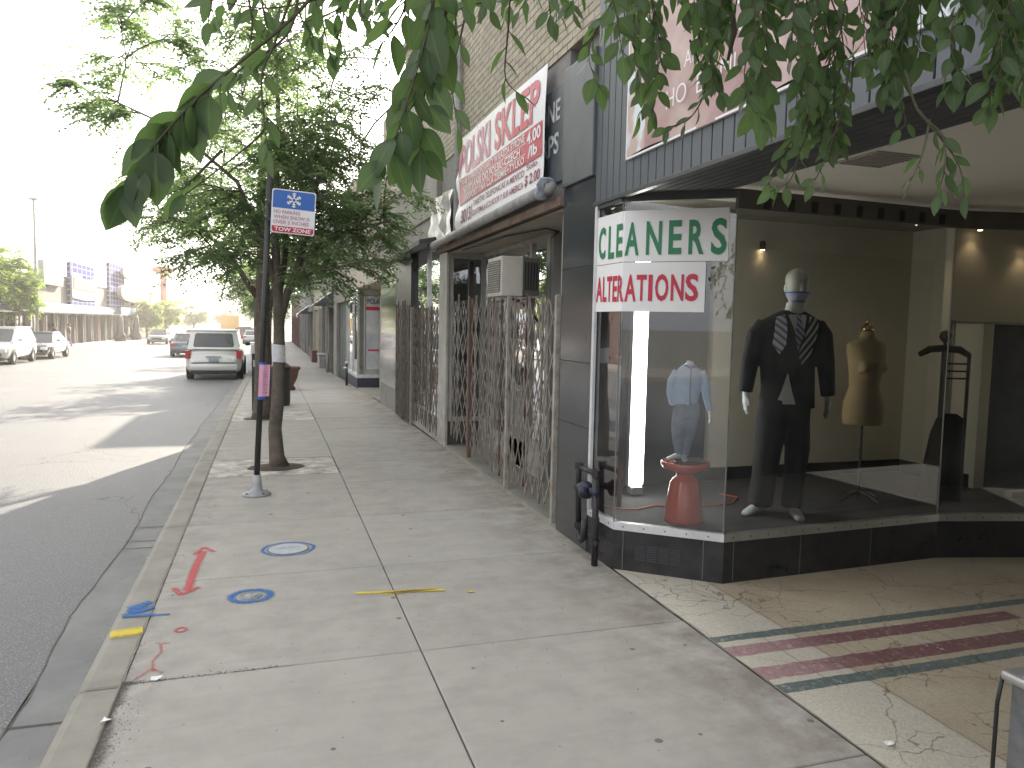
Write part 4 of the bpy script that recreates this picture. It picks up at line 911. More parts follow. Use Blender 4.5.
for y0, y1, h, mt, lb in specs:
    z = zg(y1) - .3; t = thing('shop_building', lb, 'shop', (4, y0, z)); base = zg((y0 + y1) / 2)
    m = MB(); m.box(2.55, 12, y0, y1, z, base + h); m.box(2.33, 2.55, y0, y1, base + 2.75, base + h); m.build('wall', MT[mt], t)
    n = max(3, int((y1 - y0) / 2.1)); w = (y1 - y0) / n
    for k in range(n + 1):
        m = MB(); yy_ = y0 + k * w; m.box(2.27 if k % 2 else 2.33, 2.56, max(y0, yy_ - .22), min(y1, yy_ + .22), z, base + 2.9); m.build('pilaster', MT[mt], t)
    for k in range(n):
        m = MB(); m.box(2.42, 2.5, y0 + k * w + .22, y0 + (k + 1) * w - .22, base + (.55 if k % 3 else -.1), base + 2.75); m.build('window' if k % 3 else 'door', MT['carglass'], t)
        if k % 3:
            m = MB(); m.box(2.36, 2.55, y0 + k * w + .22, y0 + (k + 1) * w - .22, z, base + .55); m.build('stall_riser', MT[mt], t)
    m = MB(); m.box(2.22, 2.6, y0, y1, base + h, base + h + .16); m.build('coping', MT['stone'], t)
for y, c, lb in ((31, 'phone', 'slate blue canvas awning over the far stone shop'), (47, 'p_dark', 'dark awning far down the right block')):
    m = MB(); b = zg(y); m.add([(2.3, y - 1.4, b + 3.2), (2.3, y + 1.4, b + 3.2), (1.5, y + 1.4, b + 2.6), (1.5, y - 1.4, b + 2.6), (1.5, y + 1.4, b + 2.4), (1.5, y - 1.4, b + 2.4), (2.3, y - 1.4, b + 2.6)], [(0, 1, 2, 3), (3, 2, 4, 5), (0, 3, 6)]); tag(m.build('awning', MT[c]), lb, 'awning')
def fire(name, lb, cat, loc, parts):
    t = thing(name, lb, cat, loc)
    for n_, f, mt in parts:
        m = MB(); f(m); m.build(n_, MT[mt], t, smooth=True)
x, y = 2.12, 22.4; b = zg(y)
fire('standpipe', 'thin dark post with a small fitting standing before the poster shop', 'pipe', (x, y, b), [('post', lambda m: m.tube([(x, y, b), (x, y, b + .62)], .035, 8), 'blackpipe'), ('fitting', lambda m: (m.tube([(x - .09, y, b + .50), (x + .02, y, b + .52)], .04, 8), m.tube([(x, y, b + .62), (x, y, b + .70)], .05, 8)), 'alu')])
x, y = 2.15, 30.5; b = zg(y)
fire('standpipe', 'stubby grey post leaning by the teal shutter', 'pipe', (x, y, b), [('post', lambda m: m.tube([(x, y, b), (x - .02, y, b + .75)], .06, 8), 'pipegrey')])
for (y, lb) in ((34.5, 'dark window box beneath the pilastered stone shop'), (40.5, 'reddish window box by the cream shop')):
    b = zg(y); m = MB(); m.box(2.02, 2.3, y - .7, y + .7, b, b + .6, .02); m.box(1.99, 2.32, y - .73, y + .73, b + .56, b + .62, .01); tag(m.build('planter_box', MT['terracotta' if y > 36 else 'pipegrey']), lb, 'planter')
# urn planter by the second tree
t = thing('urn_planter', 'brown bowl shaped planter on the pavement behind the street tree', 'planter', (.42, 20.6, zg(20.6)))
m = MB(); x, y, b = .42, 20.6, zg(20.6)
m.loft([(x, y, b, .19, .19), (x, y, b + .06, .20, .20), (x, y, b + .12, .15, .15), (x, y, b + .3, .24, .24), (x, y, b + .52, .29, .29), (x, y, b + .57, .33, .33), (x, y, b + .62, .32, .32), (x, y, b + .60, .26, .26), (x, y, b + .52, .25, .25)], 26); m.build('bowl', MT['terracotta'], t, smooth=True)
m = MB(); m.loft([(x, y, b + .53, .25, .25), (x, y, b + .56, .12, .12)], 18); m.build('soil', MT['soil'], t)
# pay and display box
t = thing('parking_pay_box', 'dark kerbside post box with a pale sloped top beside the trees', 'pay box', (-.28, 15.1, zg(15.1)))
x, y, b = -.28, 15.1, zg(15.1)
m = MB(); m.box(x - .07, x + .07, y - .08, y + .08, b, b + 1.10, .015); m.build('cabinet', MT['polegreen'], t)
m = MB(); m.box(x - .085, x + .085, y - .1, y + .1, b + 1.10, b + 1.28, .02); m.build('head', MT['sign_white'], t)
m = MB(); m.box(x - .045, x + .045, y - .086, y - .08, b + .85, b + .98); m.build('screen', MT['alu'], t)
# news rack lump behind second tree
t = thing('litter_bin', 'low black litter bin behind the second street tree', 'bin', (.17, 16.2, zg(16.2)))
m = MB(); x, y, b = .19, 16.2, zg(16.2); m.loft([(x, y, b, .17, .17), (x, y, b + .06, .19, .19), (x, y, b + .75, .2, .2)], 16); m.build('body', MT['polegreen'], t); m = MB(); m.loft([(x, y, b + .75, .22, .22), (x, y, b + .8, .22, .22), (x, y, b + .9, .1, .1)], 16); m.build('rim', MT['blackpipe'], t)

# ------------------------------------------------------------------ sign post
post = thing('sign_post', 'dark leaning metal post with blue taped pink notice on a grey flanged foot', 'sign post', (-.14, 7.57, 0))
m = MB(); m.tube([(-.14, 7.57, .1), (.005, 7.57, 3.15)], .028, 12); m.build('post', MT['polegreen'], post, smooth=True)
m = MB(); m.loft([(-.14, 7.57, .0, .135, .125), (-.14, 7.57, .018, .135, .125), (-.14, 7.57, .03, .10, .095), (-.138, 7.57, .05, .055, .055), (-.136, 7.57, .10, .046, .046), (-.134, 7.57, .20, .036, .036)], 24); m.build('flange', MT['basegrey'], post, smooth=True)
m = MB()
for a in (.6, 2.2, 3.8, 5.3): m.loft([(-.14 + .108 * math.cos(a), 7.57 + .10 * math.sin(a), .015, .018, .018), (-.14 + .108 * math.cos(a), 7.57 + .10 * math.sin(a), .032, .014, .014)], 6)
build_parts(m, 'bolt', MT['rust'], post)
ns = thing('taped_notice', 'pink paper notice wrapped on the leaning post with blue tape top and bottom', 'notice', (-.09, 7.54, 1.1))
f = lambda u, v: (-.152 + u * .66 + (v) * .0475 + .0, 7.537 - .015 * math.cos(min(1, max(0, (u - .02) / .1)) * 3.0), v)
m = MB(); vs = []
for i in range(9):
    u = -.02 + .15 * i / 8; vs += [f(u, .965), f(u, 1.27)]
m.add(vs, [(2 * i, 2 * i + 2, 2 * i + 3, 2 * i + 1) for i in range(8)]); m.build('paper_sheet', MT['pink'], ns)
m = MB()
for k in range(9): m.quad(*[(p[0], p[1] - .003, p[2]) for p in (f(.035, 1.0 + k * .025), f(.11 - .02 * (k % 3), 1.0 + k * .025), f(.11 - .02 * (k % 3), 1.004 + k * .025), f(.035, 1.004 + k * .025))])
m.build('print_line', flat('notice_ink', (.35, .15, .28), .7), ns)
m = MB(); m.tube([(-.138 + .0475 * .935 + .0, 7.57, .935), (-.138 + .0475 * .985, 7.57, .985)], .034, 12); m.tube([(-.138 + .0475 * 1.25, 7.57, 1.25), (-.138 + .0475 * 1.29, 7.57, 1.29)], .034, 12)
m.quad(f(-.02, .945), f(.07, .945), f(.07, .985), f(-.02, .985)); m.build('tape', MT['tape'], ns)
# no parking sign
sg = thing('parking_sign', 'blue white and red snow route NO PARKING sign bolted to the leaning post', 'sign', (.21, 7.5, 2.72))
sg.rotation_euler.y = R(3.0)
def rrect(mb, w, h, r, y0, y1, n=5):
    ps = []
    for cx, cz, a0 in ((w - r, h - r, 0), (-w + r, h - r, 90), (-w + r, -h + r, 180), (w - r, -h + r, 270)):
        for k in range(n + 1): a = R(a0 + 90 * k / n); ps.append((cx + r * math.cos(a), cz + r * math.sin(a)))
    N = len(ps); mb.add([(x, y0, z) for x, z in ps] + [(x, y1, z) for x, z in ps], [tuple(range(N)), tuple(reversed(range(N, 2 * N)))] + [(i, N + i, N + (i + 1) % N, (i + 1) % N) for i in range(N)])
m = MB(); rrect(m, .20, .205, .02, 0, .004); m.build('plate', MT['sign_white'], sg, local=True)
m = MB(); m.add([(-.19, -.003, .03), (.19, -.003, .03), (.19, -.003, .18), (.175, -.003, .195), (-.175, -.003, .195), (-.19, -.003, .18)], [(0, 1, 2, 3, 4, 5)]); m.build('blue_field', MT['blue'], sg, local=True)
m = MB(); m.add([(-.19, -.003, -.14), (.19, -.003, -.14), (.19, -.003, -.18), (.175, -.003, -.195), (-.175, -.003, -.195), (-.19, -.003, -.18)], [(5, 4, 3, 2, 1, 0)]); m.build('red_field', MT['signred'], sg, local=True)
m = MB()
def bar(mb, x0, z0, x1, z1, w, y=-.006):
    d = Vector((x1 - x0, z1 - z0)).normalized(); n_ = Vector((-d.y, d.x)) * w / 2
    mb.add([(x0 - n_.x, y, z0 - n_.y), (x1 - n_.x, y, z1 - n_.y), (x1 + n_.x, y, z1 + n_.y), (x0 + n_.x, y, z0 + n_.y)], [(0, 1, 2, 3)])
for k in range(6):
    a = R(30 + 60 * k); c, s = math.cos(a), math.sin(a); bar(m, .014 * c, .112 + .014 * s, .07 * c, .112 + .07 * s, .011, -.006 - .0004 * k)
    for rr_, ln in ((.032, .018), (.05, .02)):
        for da in (-50, 50): b_ = R(30 + 60 * k + da); bar(m, rr_ * c, .112 + rr_ * s, rr_ * c + ln * math.cos(b_), .112 + rr_ * s + ln * math.sin(b_), .0085, -.0085)
for k in range(6): a, b_ = R(60 * k), R(60 * k + 60); bar(m, .02 * math.cos(a), .112 + .02 * math.sin(a), .02 * math.cos(b_), .112 + .02 * math.sin(b_), .007, -.0095)
m.build('snowflake', MT['letter_white'], sg, local=True)
fs_ = lambda u, v: (u, -.0035, v)
m = MB()
for s, x0, z, w, h in (('NO PARKING', -.175, -.022, .235, .033), ('WHEN SNOW IS', -.175, -.070, .325, .033), ('OVER 2 INCHES', -.178, -.118, .325, .033)): put_text(m, s, fs_, x0, z, h, w, .0)
m.build('red_lettering', flat('sign_rust_ink', (.42, .07, .13), .5), sg, local=True)
m = MB(); put_text(m, 'TOW ZONE', lambda u, v: (u, -.0065, v), -.165, -.184, .034, .33, .02); m.build('white_lettering', MT['letter_white'], sg, local=True)
m = MB(); m.box(-.26, -.185, .006, .03, .06, .085); m.box(-.26, -.185, .006, .03, -.10, -.075); build_parts(m, 'bracket', MT['polegreen'], sg, local=True)

# ================================================================== DISPLAY FIGURES
from mathutils.bvhtree import BVHTree
def remesh(o, vox, smooth=3):
    return bake(o, [('REMESH', dict(mode='VOXEL', voxel_size=vox, use_smooth_shade=True)), ('SMOOTH', dict(factor=.5, iterations=smooth))])
def bvh(o):
    return BVHTree.FromPolygons([v.co.copy() for v in o.data.vertices], [tuple(p.vertices) for p in o.data.polygons])
def drape(mb, tree, left, right, off=.006, fallback=-.1, sub=10):
    """strip lying on a body's front (-y side): left/right are lists of (x, z)"""
    vs = []; n = len(left); last = fallback
    for i in range((n - 1) * sub + 1):
        k = min(i // sub, n - 2); f = i / sub - k; row = []
        for s in (0, .33, .66, 1):
            L = [left[k][j] * (1 - f) + left[k + 1][j] * f for j in (0, 1)]; Q = [right[k][j] * (1 - f) + right[k + 1][j] * f for j in (0, 1)]
            x, z = L[0] * (1 - s) + Q[0] * s, L[1] * (1 - s) + Q[1] * s
            h = tree.ray_cast(Vector((x, -1, z)), Vector((0, 1, 0)), 2)[0]
            y = h.y if h is not None and h.y < .05 else last
            last = y; row.append((x, y - off, z))
        vs += row
    m_ = (n - 1) * sub
    mb.add(vs, [(i * 4 + j, i * 4 + j + 1, i * 4 + j + 5, i * 4 + j + 4) for i in range(m_) for j in range(3)])
def hand(mb, w, d, side, s=1.):
    """relaxed hand hanging from wrist w; d = +1 thumb towards +x"""
    x, y, z = w
    mb.loft([(x, y, z + .03 * s, .021 * s, .024 * s), (x, y, z, .022 * s, .027 * s), (x, y - .004, z - .045 * s, .019 * s, .040 * s), (x, y - .006, z - .085 * s, .017 * s, .040 * s)], 12)
    for k, (oy, L) in enumerate(((-.031, .072), (-.011, .082), (.010, .076), (.029, .060))):
        mb.tube([(x, y - .006 + oy * s, z - .075 * s), (x + .006 * d * s, y - .006 + oy * 1.15 * s, z - (.085 + L * .5) * s), (x + .018 * d * s, y - .006 + oy * 1.2 * s, z - (.08 + L) * s)], [.0095 * s, .0085 * s, .0065 * s], 7)
    mb.tube([(x, y - .025 * s, z - .02 * s), (x + .012 * d * s, y - .052 * s, z - .05 * s), (x + .018 * d * s, y - .058 * s, z - .085 * s)], [.012 * s, .010 * s, .007 * s], 7)
def foot(mb, p, ang, s=1., L=.25):
    x, y, z = p; c, q = math.sin(ang), -math.cos(ang)
    pts = [(-.06, .045, .034, .042), (-.02, .05, .036, .048), (.05, .045, .038, .042), (.11, .03, .042, .03), (.16, .022, .042, .022), (.195, .014, .028, .013)]
    vs = []; n = 12
    for t_, hz, rw, rh in pts:
        for k in range(n):
            a = 2 * PI * k / n; u = rw * math.cos(a); v = hz + rh * math.sin(a)
            vs.append((x + (c * t_ - q * u * 1) * s, y + (q * t_ + c * u) * s, z + max(0, v) * s))
    m_ = len(pts); mb.add(vs, [(i * n + k, i * n + (k + 1) % n, (i + 1) * n + (k + 1) % n, (i + 1) * n + k) for i in range(m_ - 1) for k in range(n)] + [tuple(range(n))[::-1], tuple(range((m_ - 1) * n, m_ * n))])

man = thing('mannequin', 'white faceless mannequin in a black suit with striped ties laid on its lapels', 'mannequin', (3.665, 4.66, .326), R(-18))
m = MB()
m.loft([(.02, .0, 1.50, .052, .05), (.025, -.005, 1.58, .05, .052), (.028, -.02, 1.60, .055, .062), (.03, -.02, 1.64, .068, .085), (.03, -.012, 1.70, .077, .098), (.03, -.005, 1.75, .079, .10), (.03, 0, 1.79, .068, .088), (.03, .0, 1.815, .040, .055), (.03, 0, 1.826, .01, .014)], 24)
m.loft([(.03, -.108, 1.645, .010, .012), (.03, -.116, 1.665, .012, .014), (.03, -.108, 1.71, .008, .010)], 8)   # nose
for s_ in (-1, 1): m.loft([(.03 + s_ * .078, .0, 1.655, .008, .014), (.03 + s_ * .083, .0, 1.68, .010, .020), (.03 + s_ * .08, .0, 1.71, .007, .016)], 8)
m.loft([(0, 0, .82, .16, .09), (0, 0, 1.1, .14, .09), (0, 0, 1.4, .18, .09), (.015, 0, 1.5, .07, .06), (.02, 0, 1.54, .05, .05)], 16)
m.tube([(-.17, 0, 1.42), (-.285, 0, 1.15), (-.315, -.01, .93)], [.05, .04, .026], 10); m.tube([(.19, 0, 1.42), (.275, 0, 1.15), (.30, -.01, .90)], [.05, .04, .026], 10)
hand(m, (-.315, -.01, .90), 1, 0); hand(m, (.30, -.01, .88), -1, 0)
m.tube([(-.09, 0, .86), (-.125, -.01, .48), (-.165, .0, .05)], [.08, .055, .036], 12); m.tube([(.08, 0, .86), (.085, -.02, .48), (.05, -.07, .05)], [.08, .055, .036], 12)
foot(m, (-.17, 0, 0), R(-50)); foot(m, (.05, -.08, 0), R(-2))
remesh(m.build('body', MT['mannequin'], man, local=True), .0068, 3)
m = MB(); m.loft([(.03, -.0135, 1.648, .0785, .0965), (.03, -.012, 1.70, .0792, .1), (.03, -.005, 1.75, .0815, .1025), (.03, 0, 1.79, .070, .09), (.03, .0, 1.818, .041, .056), (.03, 0, 1.829, .011, .015)], 28)
remesh(m.build('head_cap', MT['manhead'], man, local=True), .008, 3)
m = MB()
m.loft([(-.0, 0, .80, .205, .120), (-.0, 0, .95, .198, .118), (-.01, 0, 1.12, .20, .12), (0, 0, 1.28, .225, .128), (0, 0, 1.38, .240, .125), (.005, .008, 1.45, .215, .105), (.01, .012, 1.495, .13, .085), (.015, .02, 1.525, .075, .068)], 24, .9)
m.tube([(-.19, .0, 1.425), (-.245, 0, 1.34), (-.285, .005, 1.15), (-.315, -.01, .91)], [.060, .074, .066, .052], 14); m.tube([(.19, .0, 1.425), (.24, 0, 1.34), (.275, .005, 1.15), (.302, -.01, .89)], [.060, .074, .066, .052], 14)
jk = remesh(m.build('jacket', MT['suit'], man, local=True), .011, 4); jt = bvh(jk)
m = MB(); m.loft([(-.165, .0, .06, .088, .112), (-.145, -.01, .3, .090, .10), (-.125, -.01, .5, .100, .108), (-.10, 0, .72, .12, .118), (-.07, 0, .86, .13, .12)], 18)
m.loft([(.050, -.05, .06, .068, .11), (.075, -.03, .3, .074, .10), (.088, -.02, .5, .088, .105), (.062, 0, .72, .11, .115), (.05, 0, .86, .13, .12)], 18); m.loft([(-.02, 0, .70, .12, .10), (-.02, 0, .86, .19, .12), (-.02, 0, 1.0, .17, .10)], 18)
remesh(m.build('trousers', MT['trouser'], man, local=True), .012, 3)
m = MB(); drape(m, jt, [(-.075, 1.49), (-.045, 1.37), (.008, 1.22)], [(.11, 1.49), (.078, 1.37), (.020, 1.22)], .003)
m.loft([(.018, .004, 1.49, .085, .075), (.022, -.001, 1.53, .066, .066), (.025, -.004, 1.575, .060, .064), (.025, -.004, 1.58, .055, .058)], 20); drape(m, jt, [(-.050, 1.06), (-.085, .93), (-.118, .835)], [(-.044, 1.06), (-.01, .93), (.02, .835)], .005); m.build('shirt', MT['shirt'], man, True, local=True)
m = MB(); drape(m, jt, [(-.075, 1.49), (-.05, 1.38), (.0, 1.20)], [(-.052, 1.49), (-.012, 1.36), (.02, 1.20)], .009); drape(m, jt, [(.085, 1.49), (.05, 1.36), (.008, 1.20)], [(.11, 1.49), (.085, 1.38), (.028, 1.20)], .009); m.build('lapel', MT['trouser'], man, local=True)
m = MB(); drape(m, jt, [(-.135, 1.47), (-.150, 1.42), (-.165, 1.27), (-.118, 1.205)], [(-.075, 1.49), (-.07, 1.42), (-.075, 1.27), (-.112, 1.205)], .016); m.build('tie', MT['tie1'], man, local=True)
m = MB(); drape(m, jt, [(.105, 1.48), (.075, 1.38), (.015, 1.20), (.045, 1.125)], [(.175, 1.465), (.165, 1.38), (.105, 1.18), (.052, 1.125)], .016); m.build('tie', MT['tie2'], man, local=True)
m = MB(); drape(m, jt, [(.0, 1.485), (.008, 1.46), (-.018, 1.35), (.012, 1.26)], [(.045, 1.485), (.038, 1.46), (.06, 1.35), (.02, 1.26)], .011); m.build('tie', MT['tie3'], man, local=True)
m = MB(); m.loft([(.03, -.022, 1.588, .05, .064), (.03, -.026, 1.612, .068, .082), (.03, -.022, 1.645, .0805, .098)], 28, cap=False); mk = m.build('face_mask', MT['maskprint'], man, True, local=True)
m = MB(); m.loft([(.03, -.0215, 1.644, .083, .1015), (.03, -.0205, 1.656, .083, .1025)], 28, cap=False); m.loft([(.03, -.022, 1.584, .049, .065), (.03, -.024, 1.592, .056, .072)], 28, cap=False); m.build('mask_border', MT['bluestrap'], mk, True, local=True)

frm = thing('dress_form', 'tan linen dress form with a metal neck cap on a thin dark stand', 'dress form', (4.60, 4.90, .326), R(-15))
m = MB(); m.loft([(0, 0, .62, .155, .11), (0, 0, .68, .165, .12), (0, 0, .80, .160, .118), (0, 0, .93, .118, .092), (0, -.01, 1.05, .13, .115), (0, -.018, 1.13, .145, .125), (0, 0, 1.22, .158, .098), (0, 0, 1.275, .160, .075), (0, 0, 1.305, .12, .062), (0, 0, 1.33, .062, .055), (0, 0, 1.38, .050, .048)], 28, .95)
for s_ in (-1, 1): m.loft([(s_ * .065, -.115, 1.05, .04, .03), (s_ * .065, -.125, 1.09, .05, .045), (s_ * .062, -.105, 1.14, .04, .035)], 12)
remesh(m.build('torso', MT['formtan'], frm, local=True), .010, 5)
m = MB(); m.loft([(0, 0, 1.38, .048, .046), (0, 0, 1.40, .05, .048), (0, 0, 1.425, .035, .034), (0, 0, 1.44, .02, .02)], 20); m.loft([(0, 0, 1.44, .012, .012), (0, 0, 1.46, .016, .016), (0, 0, 1.475, .008, .008)], 12); m.build('neck_cap', MT['brass'], frm, True, local=True)
m = MB(); m.tube([(0, 0, .0), (0, 0, .64)], .011, 8); m.build('stand_pole', MT['darkwood'], frm, local=True)
m = MB()
for k in range(4): a = PI / 2 * k + .4; m.tube([(0, 0, .06), (.1 * math.cos(a), .1 * math.sin(a), .05), (.2 * math.cos(a), .2 * math.sin(a), .0)], .012, 6)
m.build('base', MT['darkwood'], frm, local=True)

stl = thing('plastic_stool', 'glossy orange red hourglass plastic stool at the corner of the window', 'stool', (2.80, 4.62, .326))
m = MB(); m.loft([(0, 0, 0, .138, .138), (0, 0, .02, .136, .136), (0, 0, .12, .128, .128), (0, 0, .28, .103, .103), (0, 0, .31, .085, .085), (0, 0, .325, .062, .062), (0, 0, .345, .06, .06)], 32)
m.build('base', MT['stool'], stl, True, local=True)
m = MB(); m.loft([(0, 0, .345, .062, .062), (0, 0, .365, .10, .10), (0, 0, .385, .158, .158), (0, 0, .41, .172, .172), (0, 0, .43, .172, .172), (0, 0, .435, .160, .160), (0, 0, .428, .14, .14), (0, 0, .428, .05, .05)], 32); m.build('seat', MT['stool'], stl, True, local=True)
stand = MB(); stand.box(-.085, .13, -.10, .10, .436, .446, .004); o = stand.build('base_plate', MT['darkwood'], None); o.location = (2.80, 4.62, .326)
ch = thing('child_mannequin', 'headless child mannequin in a light blue shirt and jeans standing on the orange stool', 'mannequin', (2.80, 4.62, .772), R(-20))
o.parent = ch; o.location = (0, 0, -.446)
m = MB(); m.tube([(.005, 0, .66), (.01, 0, .70)], [.03, .028], 10)
m.tube([(.10, 0, .60), (.125, -.0, .45), (.15, -.03, .34)], [.025, .02, .013], 8); hand(m, (.152, -.035, .345), -1, 0, .52)
m.tube([(-.09, 0, .60), (-.115, .02, .48), (-.10, .045, .38)], [.025, .02, .013], 8)
m.tube([(-.04, 0, .35), (-.05, 0, .2), (-.03, 0, .04)], .02, 8); m.tube([(.03, 0, .35), (.01, 0, .2), (-.02, -.01, .04)], .02, 8)
m.loft([(0, 0, .3, .06, .045), (0, 0, .5, .07, .05), (0, 0, .62, .085, .05), (0, 0, .68, .03, .03)], 12)
foot(m, (-.05, 0, 0), R(-60), .55); foot(m, (-.015, -.02, 0), R(-8), .5)
remesh(m.build('body', MT['mannequin'], ch, local=True), .005, 2)
m = MB(); m.loft([(-.01, 0, .38, .082, .058), (-.01, 0, .44, .086, .06), (0, 0, .54, .095, .065), (0, 0, .61, .10, .06), (.0, 0, .65, .07, .05), (.003, 0, .675, .04, .04)], 20)
m.tube([(.085, 0, .625), (.115, 0, .55), (.130, -.005, .45), (.148, -.03, .355)], [.032, .034, .028, .023], 12); m.tube([(-.08, 0, .625), (-.115, .01, .55), (-.12, .03, .47), (-.10, .05, .39)], [.032, .034, .028, .023], 12)
sh = remesh(m.build('shirt', MT['shirtblue'], ch, local=True), .006, 3)
m = MB(); m.tube([(-.038, -.035, .672), (0.0, -.052, .655), (.04, -.035, .672)], [.008, .010, .008], 6); m.box(-.004, .004, -.072, -.062, .40, .65); m.build('placket', flat('shirt_placket', (.22, .3, .46)), sh, local=True)
m = MB(); m.loft([(-.035, .0, .04, .038, .045), (-.05, 0, .12, .045, .048), (-.055, 0, .22, .055, .055), (-.045, 0, .32, .06, .058), (-.03, 0, .39, .06, .058)], 14); m.loft([(-.01, -.01, .03, .034, .045), (.005, -.01, .12, .038, .046), (.025, 0, .22, .048, .052), (.035, 0, .32, .055, .056), (.03, 0, .39, .055, .056)], 14); m.loft([(-.005, 0, .30, .08, .055), (-.008, 0, .405, .086, .060)], 14)
remesh(m.build('jeans', MT['jeans'], ch, local=True), .006, 2)

t = thing('fluorescent_lamp', 'tall bright fluorescent tube standing upright in the display corner', 'lamp', (2.86, 5.45, .326))
m = MB(); m.box(2.775, 2.90, 5.44, 5.50, .40, 2.52, .004); m.build('casing', MT['offwhite'], t)
m = MB(); m.tube([(2.80, 5.425, .42), (2.80, 5.425, 2.50)], .026, 12); m.tube([(2.868, 5.425, .42), (2.868, 5.425, 2.50)], .026, 12); m.build('tube', MT['tube'], t, True)
m = MB(); m.box(2.79, 2.89, 5.40, 5.50, .34, .40, .004); m.build('foot', MT['offwhite'], t)
m = MB(); m.tube([(2.40, 5.1, .345), (2.5, 5.0, .338), (2.62, 4.98, .334), (2.8, 5.05, .334), (2.98, 5.0, .334), (3.2, 4.95, .334), (3.45, 4.98, .334), (3.62, 5.15, .334), (3.55, 5.3, .334)], .007, 6)
tag(m.build('extension_cord', MT['cord'], smooth=True), 'orange extension cord trailing across the display floor behind the stool', 'cord')
t = thing('valet_stand', 'dark wooden valet stand draped with black cloth beside the inner doorway', 'valet stand', (5.22, 4.72, .326), R(-20))
m = MB(); m.tube([(0, 0, 0), (0, 0, 1.26)], .022, 8); m.build('post', MT['darkwood'], t, local=True)
m = MB(); m.tube([(-.20, 0, 1.20), (-.12, 0, 1.245), (0, 0, 1.255), (.12, 0, 1.245), (.20, 0, 1.20)], [.022, .03, .03, .03, .022], 8); m.build('hanger', MT['darkwood'], t, True, local=True)
m = MB(); m.loft([(0, 0, 1.26, .012, .012), (0, 0, 1.30, .014, .014), (0, 0, 1.32, .035, .035), (0, 0, 1.35, .047, .047), (0, 0, 1.385, .036, .036), (0, 0, 1.40, .01, .01)], 14); m.build('knob', MT['darkwood'], t, True, local=True)
m = MB()
for z in (1.13, 1.07, 1.01): m.tube([(0, 0, z), (.2, 0, z)], .008, 6)
m.tube([(.2, 0, 0), (.2, 0, 1.2)], .014, 6); build_parts(m, 'rung', MT['darkwood'], t, local=True)
m = MB(); m.loft([(.04, 0, .02, .17, .09), (.04, 0, .3, .15, .09), (.06, 0, .55, .13, .08), (.08, 0, .68, .11, .05), (.08, 0, .72, .05, .03)], 16); m.build('cloth', MT['suit'], t, True, local=True)
spots = [(4.22, 5.8, 2.42), (5.20, 5.05, 2.615), (5.72, 4.9, 2.58), (6.3, 4.9, 2.46)]  # first one: only a dot of light, its can and lamp are added
for (x, y, z), lb in zip(spots, ('small glowing dot above the suited mannequin', 'small warm ceiling spot left of the hanging leaves', 'small warm ceiling spot in a black can right of the hanging leaves', 'small warm ceiling spot at the right edge over the dark doorway')):
    t = thing('ceiling_spot', lb, 'lamp', (x, y, z), group='ceiling spots')
    m = MB(); m.loft([(x, y, z, .026, .026), (x, y, z + .07, .026, .026), (x, y, z + .08, .01, .01)], 12) if x > 4 else m.loft([(x, y, z, .018, .018), (x, y, z + .012, .018, .018)], 12); m.build('can', MT['black'], t)
    m = MB(); m.loft([(x, y, z - .006, .016, .016), (x, y, z - .002, .021, .021)], 12); m.build('bulb', MT['spot'], t)
    ld_ = bpy.data.lights.new('spot_light', 'SPOT'); ld_.energy = (.4 if x < 4.5 else 3) if x < 5.5 else 1; ld_.color = (1, .72, .45); ld_.spot_size = R(110); ld_.spot_blend = .8; ld_.shadow_soft_size = .03; lo_ = bpy.data.objects.new('spot_light', ld_); col.objects.link(lo_); lo_.parent = t; lo_.location = (0, 0, -.02)

# ================================================================== CAMERA (before foliage: its axes place the twigs)
YAW, PIT, ROL, FPX = R(17.913), R(4.53), R(1.171), 748.
fw = Vector((math.sin(YAW) * math.cos(PIT), math.cos(YAW) * math.cos(PIT), -math.sin(PIT)))
r0 = fw.cross(Vector((0, 0, 1))).normalized(); u0_ = r0.cross(fw)
rt = r0 * math.cos(ROL) + u0_ * math.sin(ROL); upv = -r0 * math.sin(ROL) + u0_ * math.cos(ROL)
cd = bpy.data.cameras.new('camera'); cam = bpy.data.objects.new('camera', cd); col.objects.link(cam)
mw = Matrix((rt, upv, -fw)).transposed().to_4x4(); mw.translation = (0, 0, HC); cam.matrix_world = mw
cd.sensor_width = 36; cd.lens = FPX / 1024 * 36; cd.clip_start = .05; cd.clip_end = 5000
bpy.context.scene.camera = cam
def at(px, py, depth): return Vector((0, 0, HC)) + (fw + rt * ((px - 512) / FPX) + upv * ((384 - py) / FPX)) * depth

# ================================================================== TREES
def leafquad(V, F, T, p, d, n, L, W, tint, bend=.0):
    s = d.cross(n)
    if s.length < 1e-4: s = Vector((1, 0, 0))
    s.normalize(); b = len(V); q = p + d * (L * .45)
    V += [p, q + s * (W / 2), p + d * L - n * bend * L, q - s * (W / 2)]; F.append((b, b + 1, b + 2, b + 3)); T += [tint] * 4
def rv(rr): 
    while True:
        v = Vector((rr.uniform(-1, 1), rr.uniform(-1, 1), rr.uniform(-1, 1)))
        if .05 < v.length < 1: return v.normalized()
def path(a, b, rr, n=6, sag=.12):
    L = (b - a).length; pts = []; o = rv(rr) * L * .08
    for i in range(n + 1):
        t_ = i / n; pts.append(a.lerp(b, t_) + o * math.sin(PI * t_) + Vector((0, 0, L * sag * math.sin(PI * t_))) + (rv(rr) * L * .015 if 0 < i < n else Vector((0, 0, 0))))
    return pts
